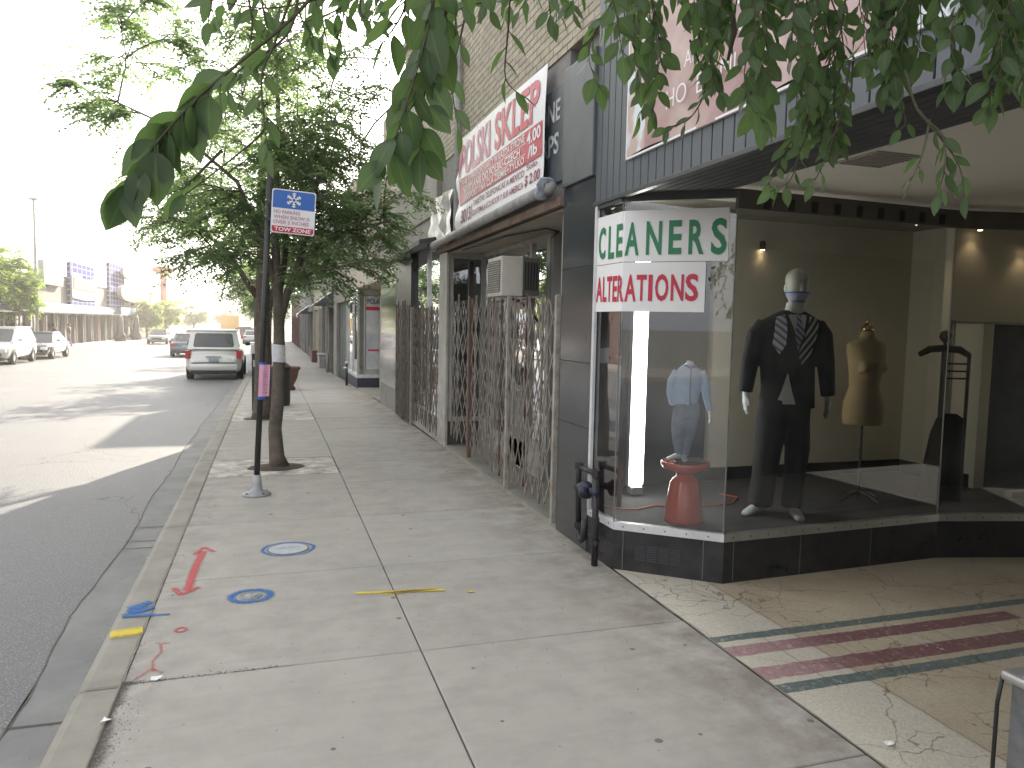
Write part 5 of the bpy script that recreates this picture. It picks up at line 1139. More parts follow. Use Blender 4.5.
def gen_tree(label, base, trunk, tr, blobs, nb, leaf, lm, seed, spray=.30, nsp=9, group='street trees', cat='tree', limbs=(), barkm='bark', lw=.5, kind_name='street_tree', per=11):
    """trunk: points relative to base; blobs: crown lobes (cx,cy,cz,rx,ry,rz,weight) relative; each branch ends in a leafy spray fan"""
    rr = random.Random(seed); base = Vector(base); t = thing(kind_name, label, cat, base, group=group)
    TP = [base + Vector(p) for p in trunk]; m = MB(); m.tube(TP, tr, 12); nodes = []
    for a, b in zip(TP[len(TP) // 2:], TP[len(TP) // 2 + 1:]):
        for k in range(3): nodes.append(a.lerp(b, k / 3))
    nodes.append(TP[-1])
    for pts, rad in limbs:
        P_ = [base + Vector(p) for p in pts]; m.tube(P_, rad, 9)
        for a, b in zip(P_, P_[1:]):
            for k in range(3): nodes.append(a.lerp(b, (k + .5) / 3))
    m.build('trunk', MT[barkm], t, True)
    V, F, T = [], [], []; br = MB(); wts = [b[6] for b in blobs]
    for i in range(nb):
        b = rr.choices(blobs, wts)[0]; d = rv(rr); k = rr.random() ** .45
        tgt = base + Vector((b[0] + d.x * b[3] * k, b[1] + d.y * b[4] * k, b[2] + d.z * b[5] * k))
        nd = min(nodes, key=lambda q: (q - tgt).length * (1 if q.z < tgt.z + .2 else 1.8) + rr.random() * .2)
        pts = path(nd, tgt, rr, 6, .10); L = (tgt - nd).length
        br.tube(pts, [max(.004, .010 * L) * (1 - .8 * j / 6) + .002 for j in range(7)], 5, cap=False)
        if rr.random() < .5: nodes.append(pts[3])
        tone = rr.random()
        for s_ in range(nsp):
            t_ = .30 + .70 * (s_ + rr.random()) / nsp; j = min(5, int(t_ * 6)); p = pts[j].lerp(pts[j + 1], t_ * 6 - j)
            ax = (pts[j + 1] - pts[j]).normalized(); sd = (ax + rv(rr) * 1.1); sd.z = sd.z * .45 - .08; sd.normalize(); sl = spray * rr.uniform(.5, 1.15)
            for q in range(per):
                f_ = (q + .5) / per; c = p + sd * (sl * f_) + Vector((0, 0, -sl * .25 * f_ * f_)); side = 1 if q % 2 else -1
                hz = sd.cross(Vector((0, 0, 1)));
                if hz.length < .1: hz = Vector((1, 0, 0))
                hz.normalize(); ld = (sd * .55 + hz * side * .8 + rv(rr) * .28 + Vector((0, 0, -.18))).normalized(); nn = (Vector((0, 0, 1)) + rv(rr) * .55).normalized()
                leafquad(V, F, T, c, ld, nn, leaf * rr.uniform(.7, 1.2), leaf * lw * rr.uniform(.8, 1.2), min(1, max(0, tone * .6 + rr.random() * .4)), .15)
    if br.v: br.build('branch', MT[barkm], t)
    me = bpy.data.meshes.new('crown'); me.from_pydata([tuple(v - base) for v in V], [], F); me.materials.append(MT[lm])
    a_ = me.attributes.new('tint', 'FLOAT', 'POINT'); a_.data.foreach_set('value', T); o = bpy.data.objects.new('crown', me); col.objects.link(o); o.parent = t
    return t
gen_tree('slender street tree behind the leaning sign post with a white flyer on its trunk', (.06, 9.0, 0),
    [(.03, 0, -.02), (.0, 0, .12), (-.02, 0, .45), (.02, 0, .8), (.03, 0, 1.3), (.03, 0, 1.75), (.01, 0, 2.2), (-.02, 0, 2.9), (.04, .05, 3.8), (.0, .1, 4.9)], [.12, .086, .074, .070, .066, .062, .05, .04, .03, .015],
    [(-.0, 0, 3.75, 1.25, 1.5, 1.3, 4.6), (.65, 0, 2.95, 1.1, 1.5, 1.0, 3.4), (-1.85, .1, 3.95, .40, .6, .55, .55), (-.75, .1, 2.65, .65, 1.1, .6, 1.4), (.7, 0, 4.9, 1.4, 1.5, .7, .9), (-1.45, .2, 4.95, .5, .6, .35, .4), (-.1, 0, 5.1, .9, 1, .5, .4)], 330, .060, 'leaf_mid', 21,
    limbs=[([(.03, 0, 1.65), (.12, 0, 2.0), (.27, 0, 2.4), (.42, .1, 3.1), (.6, .2, 3.9)], [.05, .044, .038, .03, .015]), ([(.0, 0, 2.1), (-.15, -.05, 2.6), (-.4, -.1, 3.2), (-1.0, -.1, 3.7), (-1.7, 0, 4.0)], [.035, .03, .022, .013, .007]),
           ([(.02, 0, 1.95), (.1, .3, 2.4), (.15, .8, 3.0)], [.045, .035, .02]), ([(.27, 0, 2.4), (.8, .05, 2.75), (1.3, 0, 2.9)], [.035, .025, .012])], nsp=12, per=13, spray=.34)
gen_tree('second street tree with a dark trunk standing in the farther paved pit', (-.15, 13.75, zg(13.75)),
    [(0, 0, -.03), (.0, 0, .15), (.02, 0, .9), (.0, 0, 1.8), (.03, 0, 2.6), (0, 0, 3.8), (.05, 0, 5.2)], [.2, .15, .135, .13, .11, .07, .03],
    [(.1, 0, 4.2, 2.0, 2.0, 1.9, 5), (-1.0, 0, 3.8, 1.4, 2.2, 1.2, 3), (1.0, 0, 3.0, 1.1, 1.6, 1.0, 2)], 240, .07, 'leaf_mid', 31,
    limbs=[([(.02, 0, 1.7), (.3, 0, 2.5), (.8, .1, 3.4)], [.07, .05, .02]), ([(0, 0, 2.0), (-.5, 0, 2.8), (-1.2, 0, 3.5)], [.06, .04, .02])], nsp=10, per=12, spray=.42)
k = 0
for y, s_, lb in ((27, 1., 'third street tree along the right kerb beyond the parked white car'), (33.5, 1.05, 'fourth street tree along the right kerb, half hidden behind nearer crowns'), (45, 1.1, 'fifth street tree far down the right kerb'), (68, 1.3, 'last street tree down the right kerb')):
    k += 1; gen_tree(lb, (-.1, y, zg(y)), [(0, 0, -.05), (0, 0, 1), (.05, 0, 2.4), (0, 0, 3.6)], [.15, .12, .1, .06], [(0, 0, 4.1, 2.1 * s_, 2.3, 1.7 * s_, 3), (-.7, 0, 3.1, 1.2, 1.6, .9, 1)], 110, .12, 'leaf_mid', 40 + k, nsp=9, per=9, spray=.5)
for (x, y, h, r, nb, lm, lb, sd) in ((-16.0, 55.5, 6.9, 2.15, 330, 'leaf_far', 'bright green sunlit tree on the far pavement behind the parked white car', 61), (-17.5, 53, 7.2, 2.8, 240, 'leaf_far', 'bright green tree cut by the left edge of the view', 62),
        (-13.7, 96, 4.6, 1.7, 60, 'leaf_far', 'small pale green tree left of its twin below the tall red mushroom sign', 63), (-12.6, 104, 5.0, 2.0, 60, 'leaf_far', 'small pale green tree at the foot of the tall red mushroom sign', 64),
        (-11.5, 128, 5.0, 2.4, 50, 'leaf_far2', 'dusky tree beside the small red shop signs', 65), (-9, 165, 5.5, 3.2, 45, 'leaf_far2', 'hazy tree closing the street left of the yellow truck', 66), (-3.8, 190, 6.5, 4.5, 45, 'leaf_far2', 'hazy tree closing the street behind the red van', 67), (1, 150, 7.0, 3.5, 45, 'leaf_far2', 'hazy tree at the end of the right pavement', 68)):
    b = zg(y); s_ = .16 if y < 70 else .3
    gen_tree(lb, (x, y, b), [(0, 0, -.1), (0, 0, h * .3), (.05, 0, h * .6), (0, 0, h * .8)], [.16, .13, .09, .04], [(0, 0, h * .62, r, r, h * .36, 3), (-r * .4, 0, h * .45, r * .6, r * .7, h * .16, 1), (r * .45, 0, h * .5, r * .55, r * .7, h * .2, 1)], nb, s_ * 1.15, lm, sd, nsp=9, per=9, spray=.55 if y < 70 else .9, group='trees farther off', kind_name='tree')
# flyer on the first trunk
ns = thing('taped_flyer', 'white printed flyer wrapped round the slender tree trunk', 'notice', (.09, 8.9, 1.3))
f = lambda a, v: (.088 + .082 * math.sin(a) + .0 * v, 9.0 - .082 * math.cos(a), v)
m = MB(); vs = []
for i in range(9): a = -1.15 + 2.2 * i / 8; vs += [f(a, 1.225 - .01 * i / 8), f(a, 1.43 - .02 * i / 8)]
m.add(vs, [(2 * i, 2 * i + 2, 2 * i + 3, 2 * i + 1) for i in range(8)]); m.build('paper_sheet', MT['paper'], ns)
m = MB()
for k in range(7): m.quad(*[(p[0] * 1.0, p[1] - .003, p[2]) for p in (f(-.7, 1.25 + k * .024), f(.5 - .2 * (k % 2), 1.25 + k * .024), f(.5 - .2 * (k % 2), 1.256 + k * .024), f(-.7, 1.256 + k * .024))])
m.build('print_line', flat('flyer_ink', (.2, .2, .35), .7), ns)

# ------------------------------------------------------------------ overhanging tree (its trunk stands behind the viewer)
ot = thing('overhanging_tree', 'large leafed tree whose drooping twigs hang into the top of the view', 'tree', (-.3, -2.2, 0))
rr = random.Random(77); V, F, T = [], [], []
def ovate(p, d, n, L, W, tint, curl):
    s = d.cross(n).normalized(); n = s.cross(d).normalized(); b = len(V); K = 6
    prof = [(0, .02), (.05, .26), (.12, .54), (.22, .82), (.34, .97), (.46, 1.0), (.58, .93), (.70, .75), (.80, .53), (.89, .29), (.95, .12), (1, .0)]
    for t_, w_ in prof:
        c = p + d * (L * t_) - n * (curl * L * t_ * t_)
        V.extend([c + s * (W / 2 * w_) + n * (W * .09 * w_), c, c - s * (W / 2 * w_) + n * (W * .09 * w_)]); T.extend([min(tint, 1), 2.2, min(tint, 1)])
    for i in range(len(prof) - 1):
        a = b + 3 * i; F.extend([(a, a + 1, a + 4, a + 3), (a + 1, a + 2, a + 5, a + 4)])
tw = MB()
def twig(pts, L, gap, lw=.48, start=.0, droop=.75, r=.003, side=.8, jit=.2, wide=False):
    P_ = [at(*p) if len(p) == 3 else p for p in pts]; P_ = [Vector(p) for p in P_]
    # smooth resample
    S = []; n = 10
    for i in range(len(P_) - 1):
        p0 = P_[max(i - 1, 0)]; p1, p2 = P_[i], P_[i + 1]; p3 = P_[min(i + 2, len(P_) - 1)]
        for k in range(n):
            t_ = k / n; S.append(.5 * ((2 * p1) + (p2 - p0) * t_ + (2 * p0 - 5 * p1 + 4 * p2 - p3) * t_ ** 2 + (3 * p1 - p0 - 3 * p2 + p3) * t_ ** 3))
    S.append(P_[-1]); tw.tube(S, [r * (1 - .7 * i / len(S)) for i in range(len(S))], 5, cap=False)
    acc = 0; sd = 1; tot = sum((b - a).length for a, b in zip(S, S[1:])); run = 0; tone = rr.random()
    for a, b in zip(S, S[1:]):
        l_ = (b - a).length; run += l_; acc += l_
        if run / tot < start: acc = 0; continue
        while acc > gap:
            acc -= gap; sd = -sd; ax = (b - a).normalized(); out = ax.cross(fw) if abs(ax.dot(fw)) < .95 else rt
            out = (out.normalized() * sd + rv(rr) * .55).normalized()
            d = (ax * .45 + out * side + Vector((0, 0, -droop)) + rv(rr) * jit).normalized()
            n_ = (Vector((0, 0, .55)) + rv(rr) * .8 - fw * .35).normalized(); pe = a + d * .008
            q = L * rr.uniform(.7, 1.15); ovate(pe, d, n_, q, q * lw * rr.uniform(.85, 1.15), min(1, tone * .5 + rr.random() * .5), rr.uniform(.0, .3)); tw.tube([a, pe + d * .004], .0012, 4, cap=False)
    ax = (S[-1] - S[-3]).normalized(); ovate(S[-1], (ax + Vector((0, 0, -.4))).normalized(), (rv(rr) - fw).normalized(), L, L * lw, tone, .1)
# big leaves, left
twig([(360, -60, 1.05), (300, 10, 1.05), (240, 62, 1.03), (195, 100, 1.0), (155, 145, .98), (128, 185, .97)], .064, .0135, .60, .54, .40, side=.32)
twig([(200, 95, 1.02), (178, 125, 1.0), (140, 178, .98)], .060, .015, .60, .0, .5, side=.3)
twig([(440, -60, 1.1), (432, 10, 1.1), (415, 75, 1.08), (398, 130, 1.06), (385, 165, 1.05)], .070, .0165, .56, .1, .55, side=.55)
twig([(470, -50, 1.15), (440, 30, 1.12), (425, 90, 1.1), (420, 150, 1.08)], .068, .018, .56, .1, .55, side=.55)
twig([(400, -50, 1.2), (405, 5, 1.2), (385, 40, 1.2)], .066, .018, .58, .2, .7)
twig([(128, 178, .98), (120, 192, .98)], .055, .03, .55, .0, .9, side=.3)
twig([(222, 150, 1.2), (200, 172, 1.2), (188, 184, 1.2), (182, 190, 1.2)], .058, .03, .36, .45, .95, side=.35)
# mid sized hanging leaves, upper left
for p in ([(330, -40, 1.5), (322, 10, 1.5), (330, 55, 1.5)], [(265, -40, 1.4), (262, 0, 1.4), (268, 30, 1.4)], [(290, -30, 1.5), (300, 15, 1.5), (312, 35, 1.5)], [(225, -40, 1.6), (238, -5, 1.6), (222, 15, 1.6)],
          [(420, -40, 1.45), (330, -5, 1.45), (268, 8, 1.42), (210, 0, 1.4)], [(365, -30, 1.5), (360, 10, 1.5), (372, 20, 1.5)]):
    twig(p, .052, .034, .42, .25, .95)
twig([(300, -30, 1.3), (276, 40, 1.3), (262, 75, 1.28), (264, 120, 1.26), (268, 150, 1.25)], .05, .042, .45, .35, .8)
twig([(268, 118, 1.27), (255, 140, 1.26), (185, 195, 1.2)], .045, .075, .42, .5, .9)
twig([(512, -40, 1.7), (508, 30, 1.7), (505, 75, 1.7), (516, 92, 1.7)], .058, .036, .36, .35, .95)
twig([(478, -40, 1.6), (462, 30, 1.6), (452, 80, 1.58), (458, 128, 1.56)], .062, .040, .36, .3, .85)
twig([(560, -40, 1.7), (530, -5, 1.7), (470, 5, 1.65), (445, 20, 1.6)], .055, .024, .45, .1, .8)
twig([(560, -50, 1.6), (500, -15, 1.6), (400, -8, 1.6), (350, -5, 1.6)], .055, .022, .45, .1, .8)
for i in range(12):
    x = rr.uniform(380, 600); d_ = rr.uniform(1.4, 1.9); twig([(x + 10, -60, d_), (x, -15, d_), (x + rr.uniform(-15, 15), rr.uniform(0, 28), d_)], .05, .024, .46, .2, .8)
for p in ([(205, -40, 1.5), (212, -5, 1.5), (208, 22, 1.5)], [(350, -40, 1.5), (345, 5, 1.5), (340, 38, 1.5)], [(240, -40, 1.4), (252, 20, 1.4), (248, 52, 1.4)], [(390, -40, 1.5), (352, 0, 1.5), (318, 18, 1.5), (285, 25, 1.5)], [(300, -40, 1.3), (290, 30, 1.3), (240, 70, 1.3), (225, 92, 1.3)]):
    twig(p, .050, .034, .45, .3, .9)
# right hand mass
def mass(x0, x1, ya, yb, n, dep, L=.058, gap=.022):
    for i in range(n):
        x = rr.uniform(x0, x1); d_ = rr.uniform(*dep); y = rr.uniform(ya, yb)
        twig([(x + rr.uniform(-40, 40), y - 190, d_), (x + rr.uniform(-20, 20), y - 100, d_), (x + rr.uniform(-10, 10), y - 40, d_), (x, y, d_)], L * rr.uniform(.75, 1.2), gap, .54, .15, .75, r=.0025, jit=.35)
mass(598, 655, 50, 125, 7, (1.7, 2.1)); mass(640, 745, 5, 70, 9, (1.7, 2.1)); mass(700, 760, 60, 95, 4, (1.8, 2.1), .05); mass(750, 850, 80, 150, 15, (1.7, 2.05)); mass(850, 935, 30, 95, 8, (1.65, 2.0)); mass(935, 1040, 50, 108, 13, (1.5, 1.85)); mass(600, 1024, -15, 25, 12, (1.6, 2.1))
twig([(690, 40, 1.9), (705, 85, 1.9), (690, 118, 1.9), (665, 128, 1.9)], .042, .022, .5, .2, .8)
twig([(830, 60, 1.9), (815, 110, 1.9), (800, 150, 1.88), (790, 180, 1.87), (770, 192, 1.86)], .046, .020, .5, .1, .8)
twig([(850, 60, 1.85), (842, 110, 1.85), (825, 160, 1.84), (812, 185, 1.83)], .046, .022, .48, .1, .8)
twig([(800, 90, 1.9), (806, 120, 1.9), (785, 150, 1.9), (768, 185, 1.9)], .046, .020, .5, .1, .8)
twig([(905, 70, 1.6), (918, 110, 1.6), (942, 135, 1.58), (945, 165, 1.57), (938, 195, 1.56)], .046, .020, .42, .45, .9)
twig([(918, 110, 1.6), (950, 150, 1.58), (962, 175, 1.57), (964, 198, 1.56)], .046, .022, .42, .4, .9)
twig([(930, 120, 1.6), (922, 155, 1.58), (910, 182, 1.57)], .042, .024, .42, .5, .9)
twig([(880, 20, 1.7), (890, 70, 1.7), (905, 118, 1.7), (900, 130, 1.7)], .042, .028, .5, .5, .9)
base = world_loc(ot)
me = bpy.data.meshes.new('foliage'); me.from_pydata([tuple(v - base) for v in V], [], F); me.materials.append(MT['leaf_near'])
a_ = me.attributes.new('tint', 'FLOAT', 'POINT'); a_.data.foreach_set('value', T); me.polygons.foreach_set('use_smooth', [True] * len(F))
o = bpy.data.objects.new('crown', me); col.objects.link(o); o.parent = ot
tw.build('twig', MT['bark2'], ot)
m = MB(); m.tube([(-.3, -2.2, 0), (-.28, -2.2, 1.2), (-.25, -2.1, 2.4), (-.2, -1.9, 3.2)], [.17, .14, .12, .10], 12); m.build('trunk', MT['bark'], ot, True)
m = MB()
hub = Vector((-.2, -1.9, 3.2))
for e in (at(360, -60, 1.05), at(440, -60, 1.1), at(470, -50, 1.15), at(560, -50, 1.6), at(640, -120, 1.9), at(760, -110, 1.9), at(860, -110, 1.85), at(980, -110, 1.7), at(300, -40, 1.4)):
    p1 = hub.lerp(e, .5) + Vector((0, -.1, .75)); m.tube([hub, hub.lerp(p1, .5) + Vector((0, 0, .2)), p1, p1.lerp(e, .6) + Vector((0, 0, .15)), e], [.04, .03, .02, .012, .006], 7)
m.tube([at(700, -90, 1.95), at(722, -20, 1.93), at(735, 30, 1.92), at(728, 60, 1.9)], [.012, .009, .007, .004], 7)
m.tube([at(860, -90, 1.9), at(880, -10, 1.88), at(885, 35, 1.86), at(893, 52, 1.85)], [.010, .008, .006, .003], 7)
m.build('limb', MT['bark'], ot, True)

# ================================================================== VEHICLES
def make_car(label, kind, pm, loc, rz, name='car', cat='car', wfac=1., group=None, low=False):
    P_ = {'suv': dict(wr=.80, L=4.7, W=1.86, H=1.78, belt=1.14, hood=1.02, ya=-2.22, yc=-1.98, yb=1.05, yd=.35, gr=.36, tail=1.08),
          'sedan': dict(L=4.65, W=1.80, H=1.44, belt=.92, hood=.86, ya=-1.75, yc=-1.02, yb=1.25, yd=.42, gr=.32, tail=.96),
          'van': dict(wr=.78, L=4.6, W=1.88, H=1.72, belt=1.05, hood=.98, ya=-2.2, yc=-1.75, yb=1.35, yd=.35, gr=.34, tail=1.05)}[kind]
    t = thing(name, label, cat, loc, rz, group); W = P_['W'] / 2; L = P_['L'] / 2; bl = P_['belt']; zb = .22
    st = [(-L, .80, bl * .58, .36), (-L + .06, .93, P_['tail'] * .93, .28), (-L + .30, .99, P_['tail'], zb), (P_['ya'] + .15, 1, bl, zb), (-.6, 1, bl, zb), (.6, 1, bl, zb), (P_['yb'], .99, bl * .99, zb), (P_['yb'] + .5, .97, P_['hood'] + .02, zb), (L - .25, .93, P_['hood'] * .93, zb), (L - .04, .84, P_['hood'] * .78, .27), (L, .72, P_['hood'] * .6, .36)]
    st.sort(); m = MB(); vs = []
    for y, w, zt, z0 in st:
        w *= W; h = zt - z0
        sec = [(w * .84, z0), (w * .97, z0 + h * .16), (w, z0 + h * .5), (w * .975, z0 + h * .8), (w * .90, z0 + h * .97), (w * .6, z0 + h * 1.0)]
        ring_ = [(x, y, z) for x, z in sec] + [(-x, y, z) for x, z in reversed(sec)]; vs += ring_
    n = 12; k = len(st); m.add(vs, [(i * n + j, i * n + (j + 1) % n, (i + 1) * n + (j + 1) % n, (i + 1) * n + j) for i in range(k - 1) for j in range(n)] + [tuple(range(n)), tuple(reversed(range((k - 1) * n, k * n)))])
    b_ = m.build('body', MT[pm], t, True, local=True); bake(b_, [('SUBSURF', dict(levels=1, render_levels=1))]); b_.data.polygons.foreach_set('use_smooth', [True] * len(b_.data.polygons))
    wb, wr, H = W * .92, W * P_.get('wr', .72), P_['H']; lo = [(-wb, P_['ya']), (wb, P_['ya']), (wb, P_['yb']), (-wb, P_['yb'])]; hi = [(-wr, P_['yc']), (wr, P_['yc']), (wr, P_['yd']), (-wr, P_['yd'])]
    zb2 = bl - .04; zt2 = H - .05
    LO = [Vector((x, y, zb2)) for x, y in lo]; HI = [Vector((x, y, zt2)) for x, y in hi]
    m = MB(); m.add([tuple(v) for v in LO + HI], [(0, 1, 5, 4), (1, 2, 6, 5), (2, 3, 7, 6), (3, 0, 4, 7), (4, 5, 6, 7)]); cb = m.build('cabin', MT[pm], t, local=True)
    def pane(i, j_, u0, u1, v0, v1, nm='window'):
        P = lambda u, v: (LO[i].lerp(LO[j_], u)).lerp(HI[i].lerp(HI[j_], u), v)
        a, b2, c, d = P(u0, v0), P(u1, v0), P(u1, v1), P(u0, v1); nrm = (b2 - a).cross(d - a).normalized()
        ctr = (LO[0] + LO[2]) / 2
        if nrm.dot(a - ctr) < 0: nrm = -nrm
        q = .006; pts = []
        for (u, v) in ((u0 + .03, v0), (u1 - .03, v0), (u1, v0 + .08), (u1, v1 - .08), (u1 - .03, v1), (u0 + .03, v1), (u0, v1 - .08), (u0, v0 + .08)): pts.append(tuple(P(u, v) + nrm * q))
        mm = MB(); mm.add(pts, [tuple(range(8))]); return mm.build(nm, MT['carglass'], t, local=True)
    pane(0, 1, .10, .90, .12, .88, 'rear_window'); pane(2, 3, .05, .95, .06, .92, 'windscreen')
    cuts = ((.04, .30), (.34, .60), (.64, .93)) if kind != 'sedan' else ((.07, .48), (.52, .92))
    for c0, c1 in cuts: pane(1, 2, c0, c1, .12, .86); pane(0, 3, c0, c1, .12, .86)
    m = MB(); m.box(-wr - .02, wr + .02, P_['yc'] - .03, P_['yd'] + .03, zt2 - .01, H, .03); m.build('roof', MT[pm], t, True, local=True)
    R_ = P_['gr']
    for sx in (-1, 1):
        for y in (-L + .88, L - .86):
            x = sx * (W - .10); m = MB(); ring_ = []
            for (o_, r_) in ((-.11, R_ * .8), (-.11, R_ * .96), (-.07, R_), (.07, R_), (.11, R_ * .96), (.11, R_ * .62)): ring_.append((x + sx * o_, r_))
            n = 20; vs = [(xx, y + r_ * math.cos(2 * PI * q / n), R_ + r_ * math.sin(2 * PI * q / n)) for xx, r_ in ring_ for q in range(n)]
            m.add(vs, [(i * n + q, i * n + (q + 1) % n, (i + 1) * n + (q + 1) % n, (i + 1) * n + q) for i in range(5) for q in range(n)]); wh = m.build('wheel', MT['tyre'], t, True, local=True)
            m = MB(); xx = x + sx * .095; m.add([(xx, y, R_)] + [(xx - sx * .02, y + R_ * .63 * math.cos(2 * PI * q / n), R_ + R_ * .63 * math.sin(2 * PI * q / n)) for q in range(n)], [(0, 1 + q, 1 + (q + 1) % n) for q in range(n)])
            m.build('rim', MT['rim'], wh, local=True)
            m = MB(); xo = sx * (W + .004)
            vs = [(xo, y + rr_ * math.cos(PI * q / 10), R_ + rr_ * math.sin(PI * q / 10)) for rr_ in (R_ * .3, R_ * 1.16) for q in range(11)]; m.add([(v[0] - sx * .012, v[1], v[2]) for v in vs], [(q, q + 1, 12 + q, 11 + q) for q in range(10)]); m.build('wheel_arch', MT['plastic'], t, local=True)
    for sx in (-1, 1):
        m = MB(); zt_ = P_['tail']
        if kind == 'suv': m.box(sx * W * .80, sx * W * .985, -L + .02, -L + .22, zt_ * .72, zt_ * .98, .02)
        else: m.box(sx * W * .58, sx * W * .95, -L + .015, -L + .20, zt_ * .70, zt_ * .88, .02)
        m.build('tail_light', MT['taillight'], t, local=True)
        m = MB(); m.box(sx * W * .55, sx * W * .88, L - .16, L - .005, P_['hood'] * .60, P_['hood'] * .78, .03); m.build('headlight', MT['headlight'], t, local=True)
        m = MB(); m.box(sx * (W + .02), sx * (W + .20), P_['yb'] - .42, P_['yb'] - .30, bl + .01, bl + .15, .03); m.build('mirror', MT['plastic' if kind == 'suv' else pm], t, local=True)
    m = MB(); m.box(-W * .86, W * .86, -L - .05, -L + .12, .36, .60, .05); m.build('bumper', MT[pm], t, True, local=True)
    m = MB(); m.box(-W * .8, W * .8, -L - .02, -L + .2, .24, .38, .03); m.box(-W * .8, W * .8, L - .2, L + .01, .22, .36, .03); build_parts(m, 'valance', MT['plastic'], t, local=True)
    m = MB(); m.box(-.16, .16, -L - .022, -L + .05, .68 if kind == 'suv' else .60, .80 if kind == 'suv' else .72, .005); m.build('number_plate', MT['plate'], t, local=True)
    m = MB(); m.box(-W * .45, W * .45, L - .1, L + .01, .46, .66, .02); m.build('grille', MT['plastic'], t, local=True)
    if kind == 'suv':
        m = MB(); m.box(-W * .72, W * .72, -L - .01 + .02, -L + .02, 1.045, 1.065); m.box(-.25, .25, -L - .005, -L + .02, .84, .87); m.build('tailgate_trim', MT['rim'], t, local=True)
        for sx in (-1, 1): m = MB(); m.tube([(sx * wr * .9, -1.8, H + .0), (sx * wr * .9, -1.6, H + .05), (sx * wr * .9, .1, H + .05), (sx * wr * .9, .3, H)], .018, 6); m.build('roof_rail', MT['rim'], t, local=True)
    return t
def road_z(y): return zg(y) - .137
make_car('white sport utility car seen from behind driving close to the right kerb', 'suv', 'p_white', (-1.90, 30.3, road_z(30.3)), 0)
make_car('blue grey sedan driving away just ahead of the white sport utility car', 'sedan', 'p_bluegrey', (-5.0, 52, road_z(52)), 0)
make_car('white parked car at the left edge of the view', 'van', 'p_white', (-12.1, 41.0, road_z(41)), PI)
make_car('dark sedan parked behind the white car across the street', 'sedan', 'p_dark', (-12.1, 47.6, road_z(47)), PI)
make_car('grey green car coming toward the viewer beside the far pavement', 'sedan', 'p_green', (-10.3, 80, road_z(80)), PI)
make_car('silver car coming on behind the blue grey sedan', 'sedan', 'p_silver', (-7.4, 82, road_z(82)), PI)
make_car('white car driving away, roof showing just left of the sport utility car', 'sedan', 'p_white', (-4.9, 70, road_z(70)), 0)
make_car('silver car farther off between the sedan roofs and the yellow truck', 'sedan', 'p_silver', (-5.1, 90, road_z(90)), 0)
make_car('dark red van driving away to the right of the yellow truck', 'van', 'p_red', (-2.9, 96, road_z(96)), 0, name='van', cat='van')
make_car('red car parked at the kerb ahead of the dark red van', 'sedan', 'p_red', (-1.95, 108, road_z(108)), 0)
make_car('pale car parked far ahead at the right kerb', 'sedan', 'p_silver', (-1.9, 85, road_z(85)), 0)
t = thing('box_truck', 'truck with a tall yellow cargo box far down the street', 'truck', (-5.3, 112, road_z(112)))
m = MB(); m.box(-1.2, 1.2, -3.0, 2.0, .9, 3.1, .05); m.build('cargo_box', MT['yellowbox'], t, local=True)
m = MB(); m.box(-1.05, 1.05, 2.05, 3.8, .5, 2.4, .15); m.build('cab', MT['p_white'], t, local=True); m = MB(); m.box(-.9, .9, 3.72, 3.83, 1.5, 2.2, .03); m.build('window', MT['carglass'], t, local=True)
m = MB(); m.box(-.9, .9, -3.0, 3.5, .6, .88); m.build('chassis', MT['plastic'], t, local=True)
for sx in (-1, 1):
    for y in (-1.8, 2.9): m = MB(); m.tube([(sx * .75, y, .45), (sx * 1.08, y, .45)], .45, 16); m.build('wheel', MT['tyre'], t, local=True)

# ================================================================== FAR SIDE OF THE STREET
def far_z(y): return zg(y)
t = thing('shop_row', 'beige rendered row of shops with a pale blue band over dark windows across the street', 'building', (-18, 74, -.6))
m = MB(); m.box(-30, -16.3, 50, 100, -1.2, 4.2); m.box(-16.35, -16, 50, 100, 2.66, 4.55); m.box(-16.32, -16.1, 66, 80, 4.2, 4.9); m.build('wall', MT['stucco'], t)
m = MB(); m.box(-16.5, -15.9, 49.8, 100.1, 4.55, 4.66); m.build('coping', MT['stone'], t)
m = MB(); m.box(-16.0, -15.55, 50, 100, 1.95, 2.62, .03); m.build('fascia_band', MT['greyblue'], t)
m = MB(); m.box(-16.0, -14.9, 50, 100, 1.86, 1.94); m.build('canopy', MT['plastic'], t)
for i in range(16):
    y = 50.6 + i * 3.1; m = MB(); m.box(-16.2, -15.9, y - .16, y + .16, -1, 1.86); m.build('pier', MT['redbrick' if i % 3 == 1 else ('plastic' if i % 3 else 'stucco')], t)
    m = MB(); m.box(-16.25, -16.12, y + .28, y + 2.8, -.35 if i % 2 else -.9, 1.7); w_ = m.build('window', MT['carglass'], t)
    m = MB(); m.box(-16.12, -16.06, y + 1.5, y + 1.58, -.9, 1.7); m.build('mullion', MT['alu'], w_)
t = thing('wall_sign', 'white boxed wall sign with a magenta crescent behind the bright green tree', 'sign', (-15.8, 65, 4.7))
m = MB(); m.box(-15.98, -15.6, 62.3, 67.7, 3.95, 5.7, .05); m.build('box', MT['far_white'], t)
m = MB(); N = 30; vs = []
for k in range(N + 1):
    a = -2.3 + 4.6 * k / N; w_ = .32 * (1 - (abs(a) / 2.3) ** 2) + .03
    for q in (1, 1 - w_): vs.append((-15.59, 65.2 + 1.9 * math.cos(a) * q, 4.85 + .55 * math.sin(a) * q))
m.add(vs, [(2 * i, 2 * i + 1, 2 * i + 3, 2 * i + 2) for i in range(N)]); m.build('crescent', flat('magenta', (.55, .12, .45), .5), t)
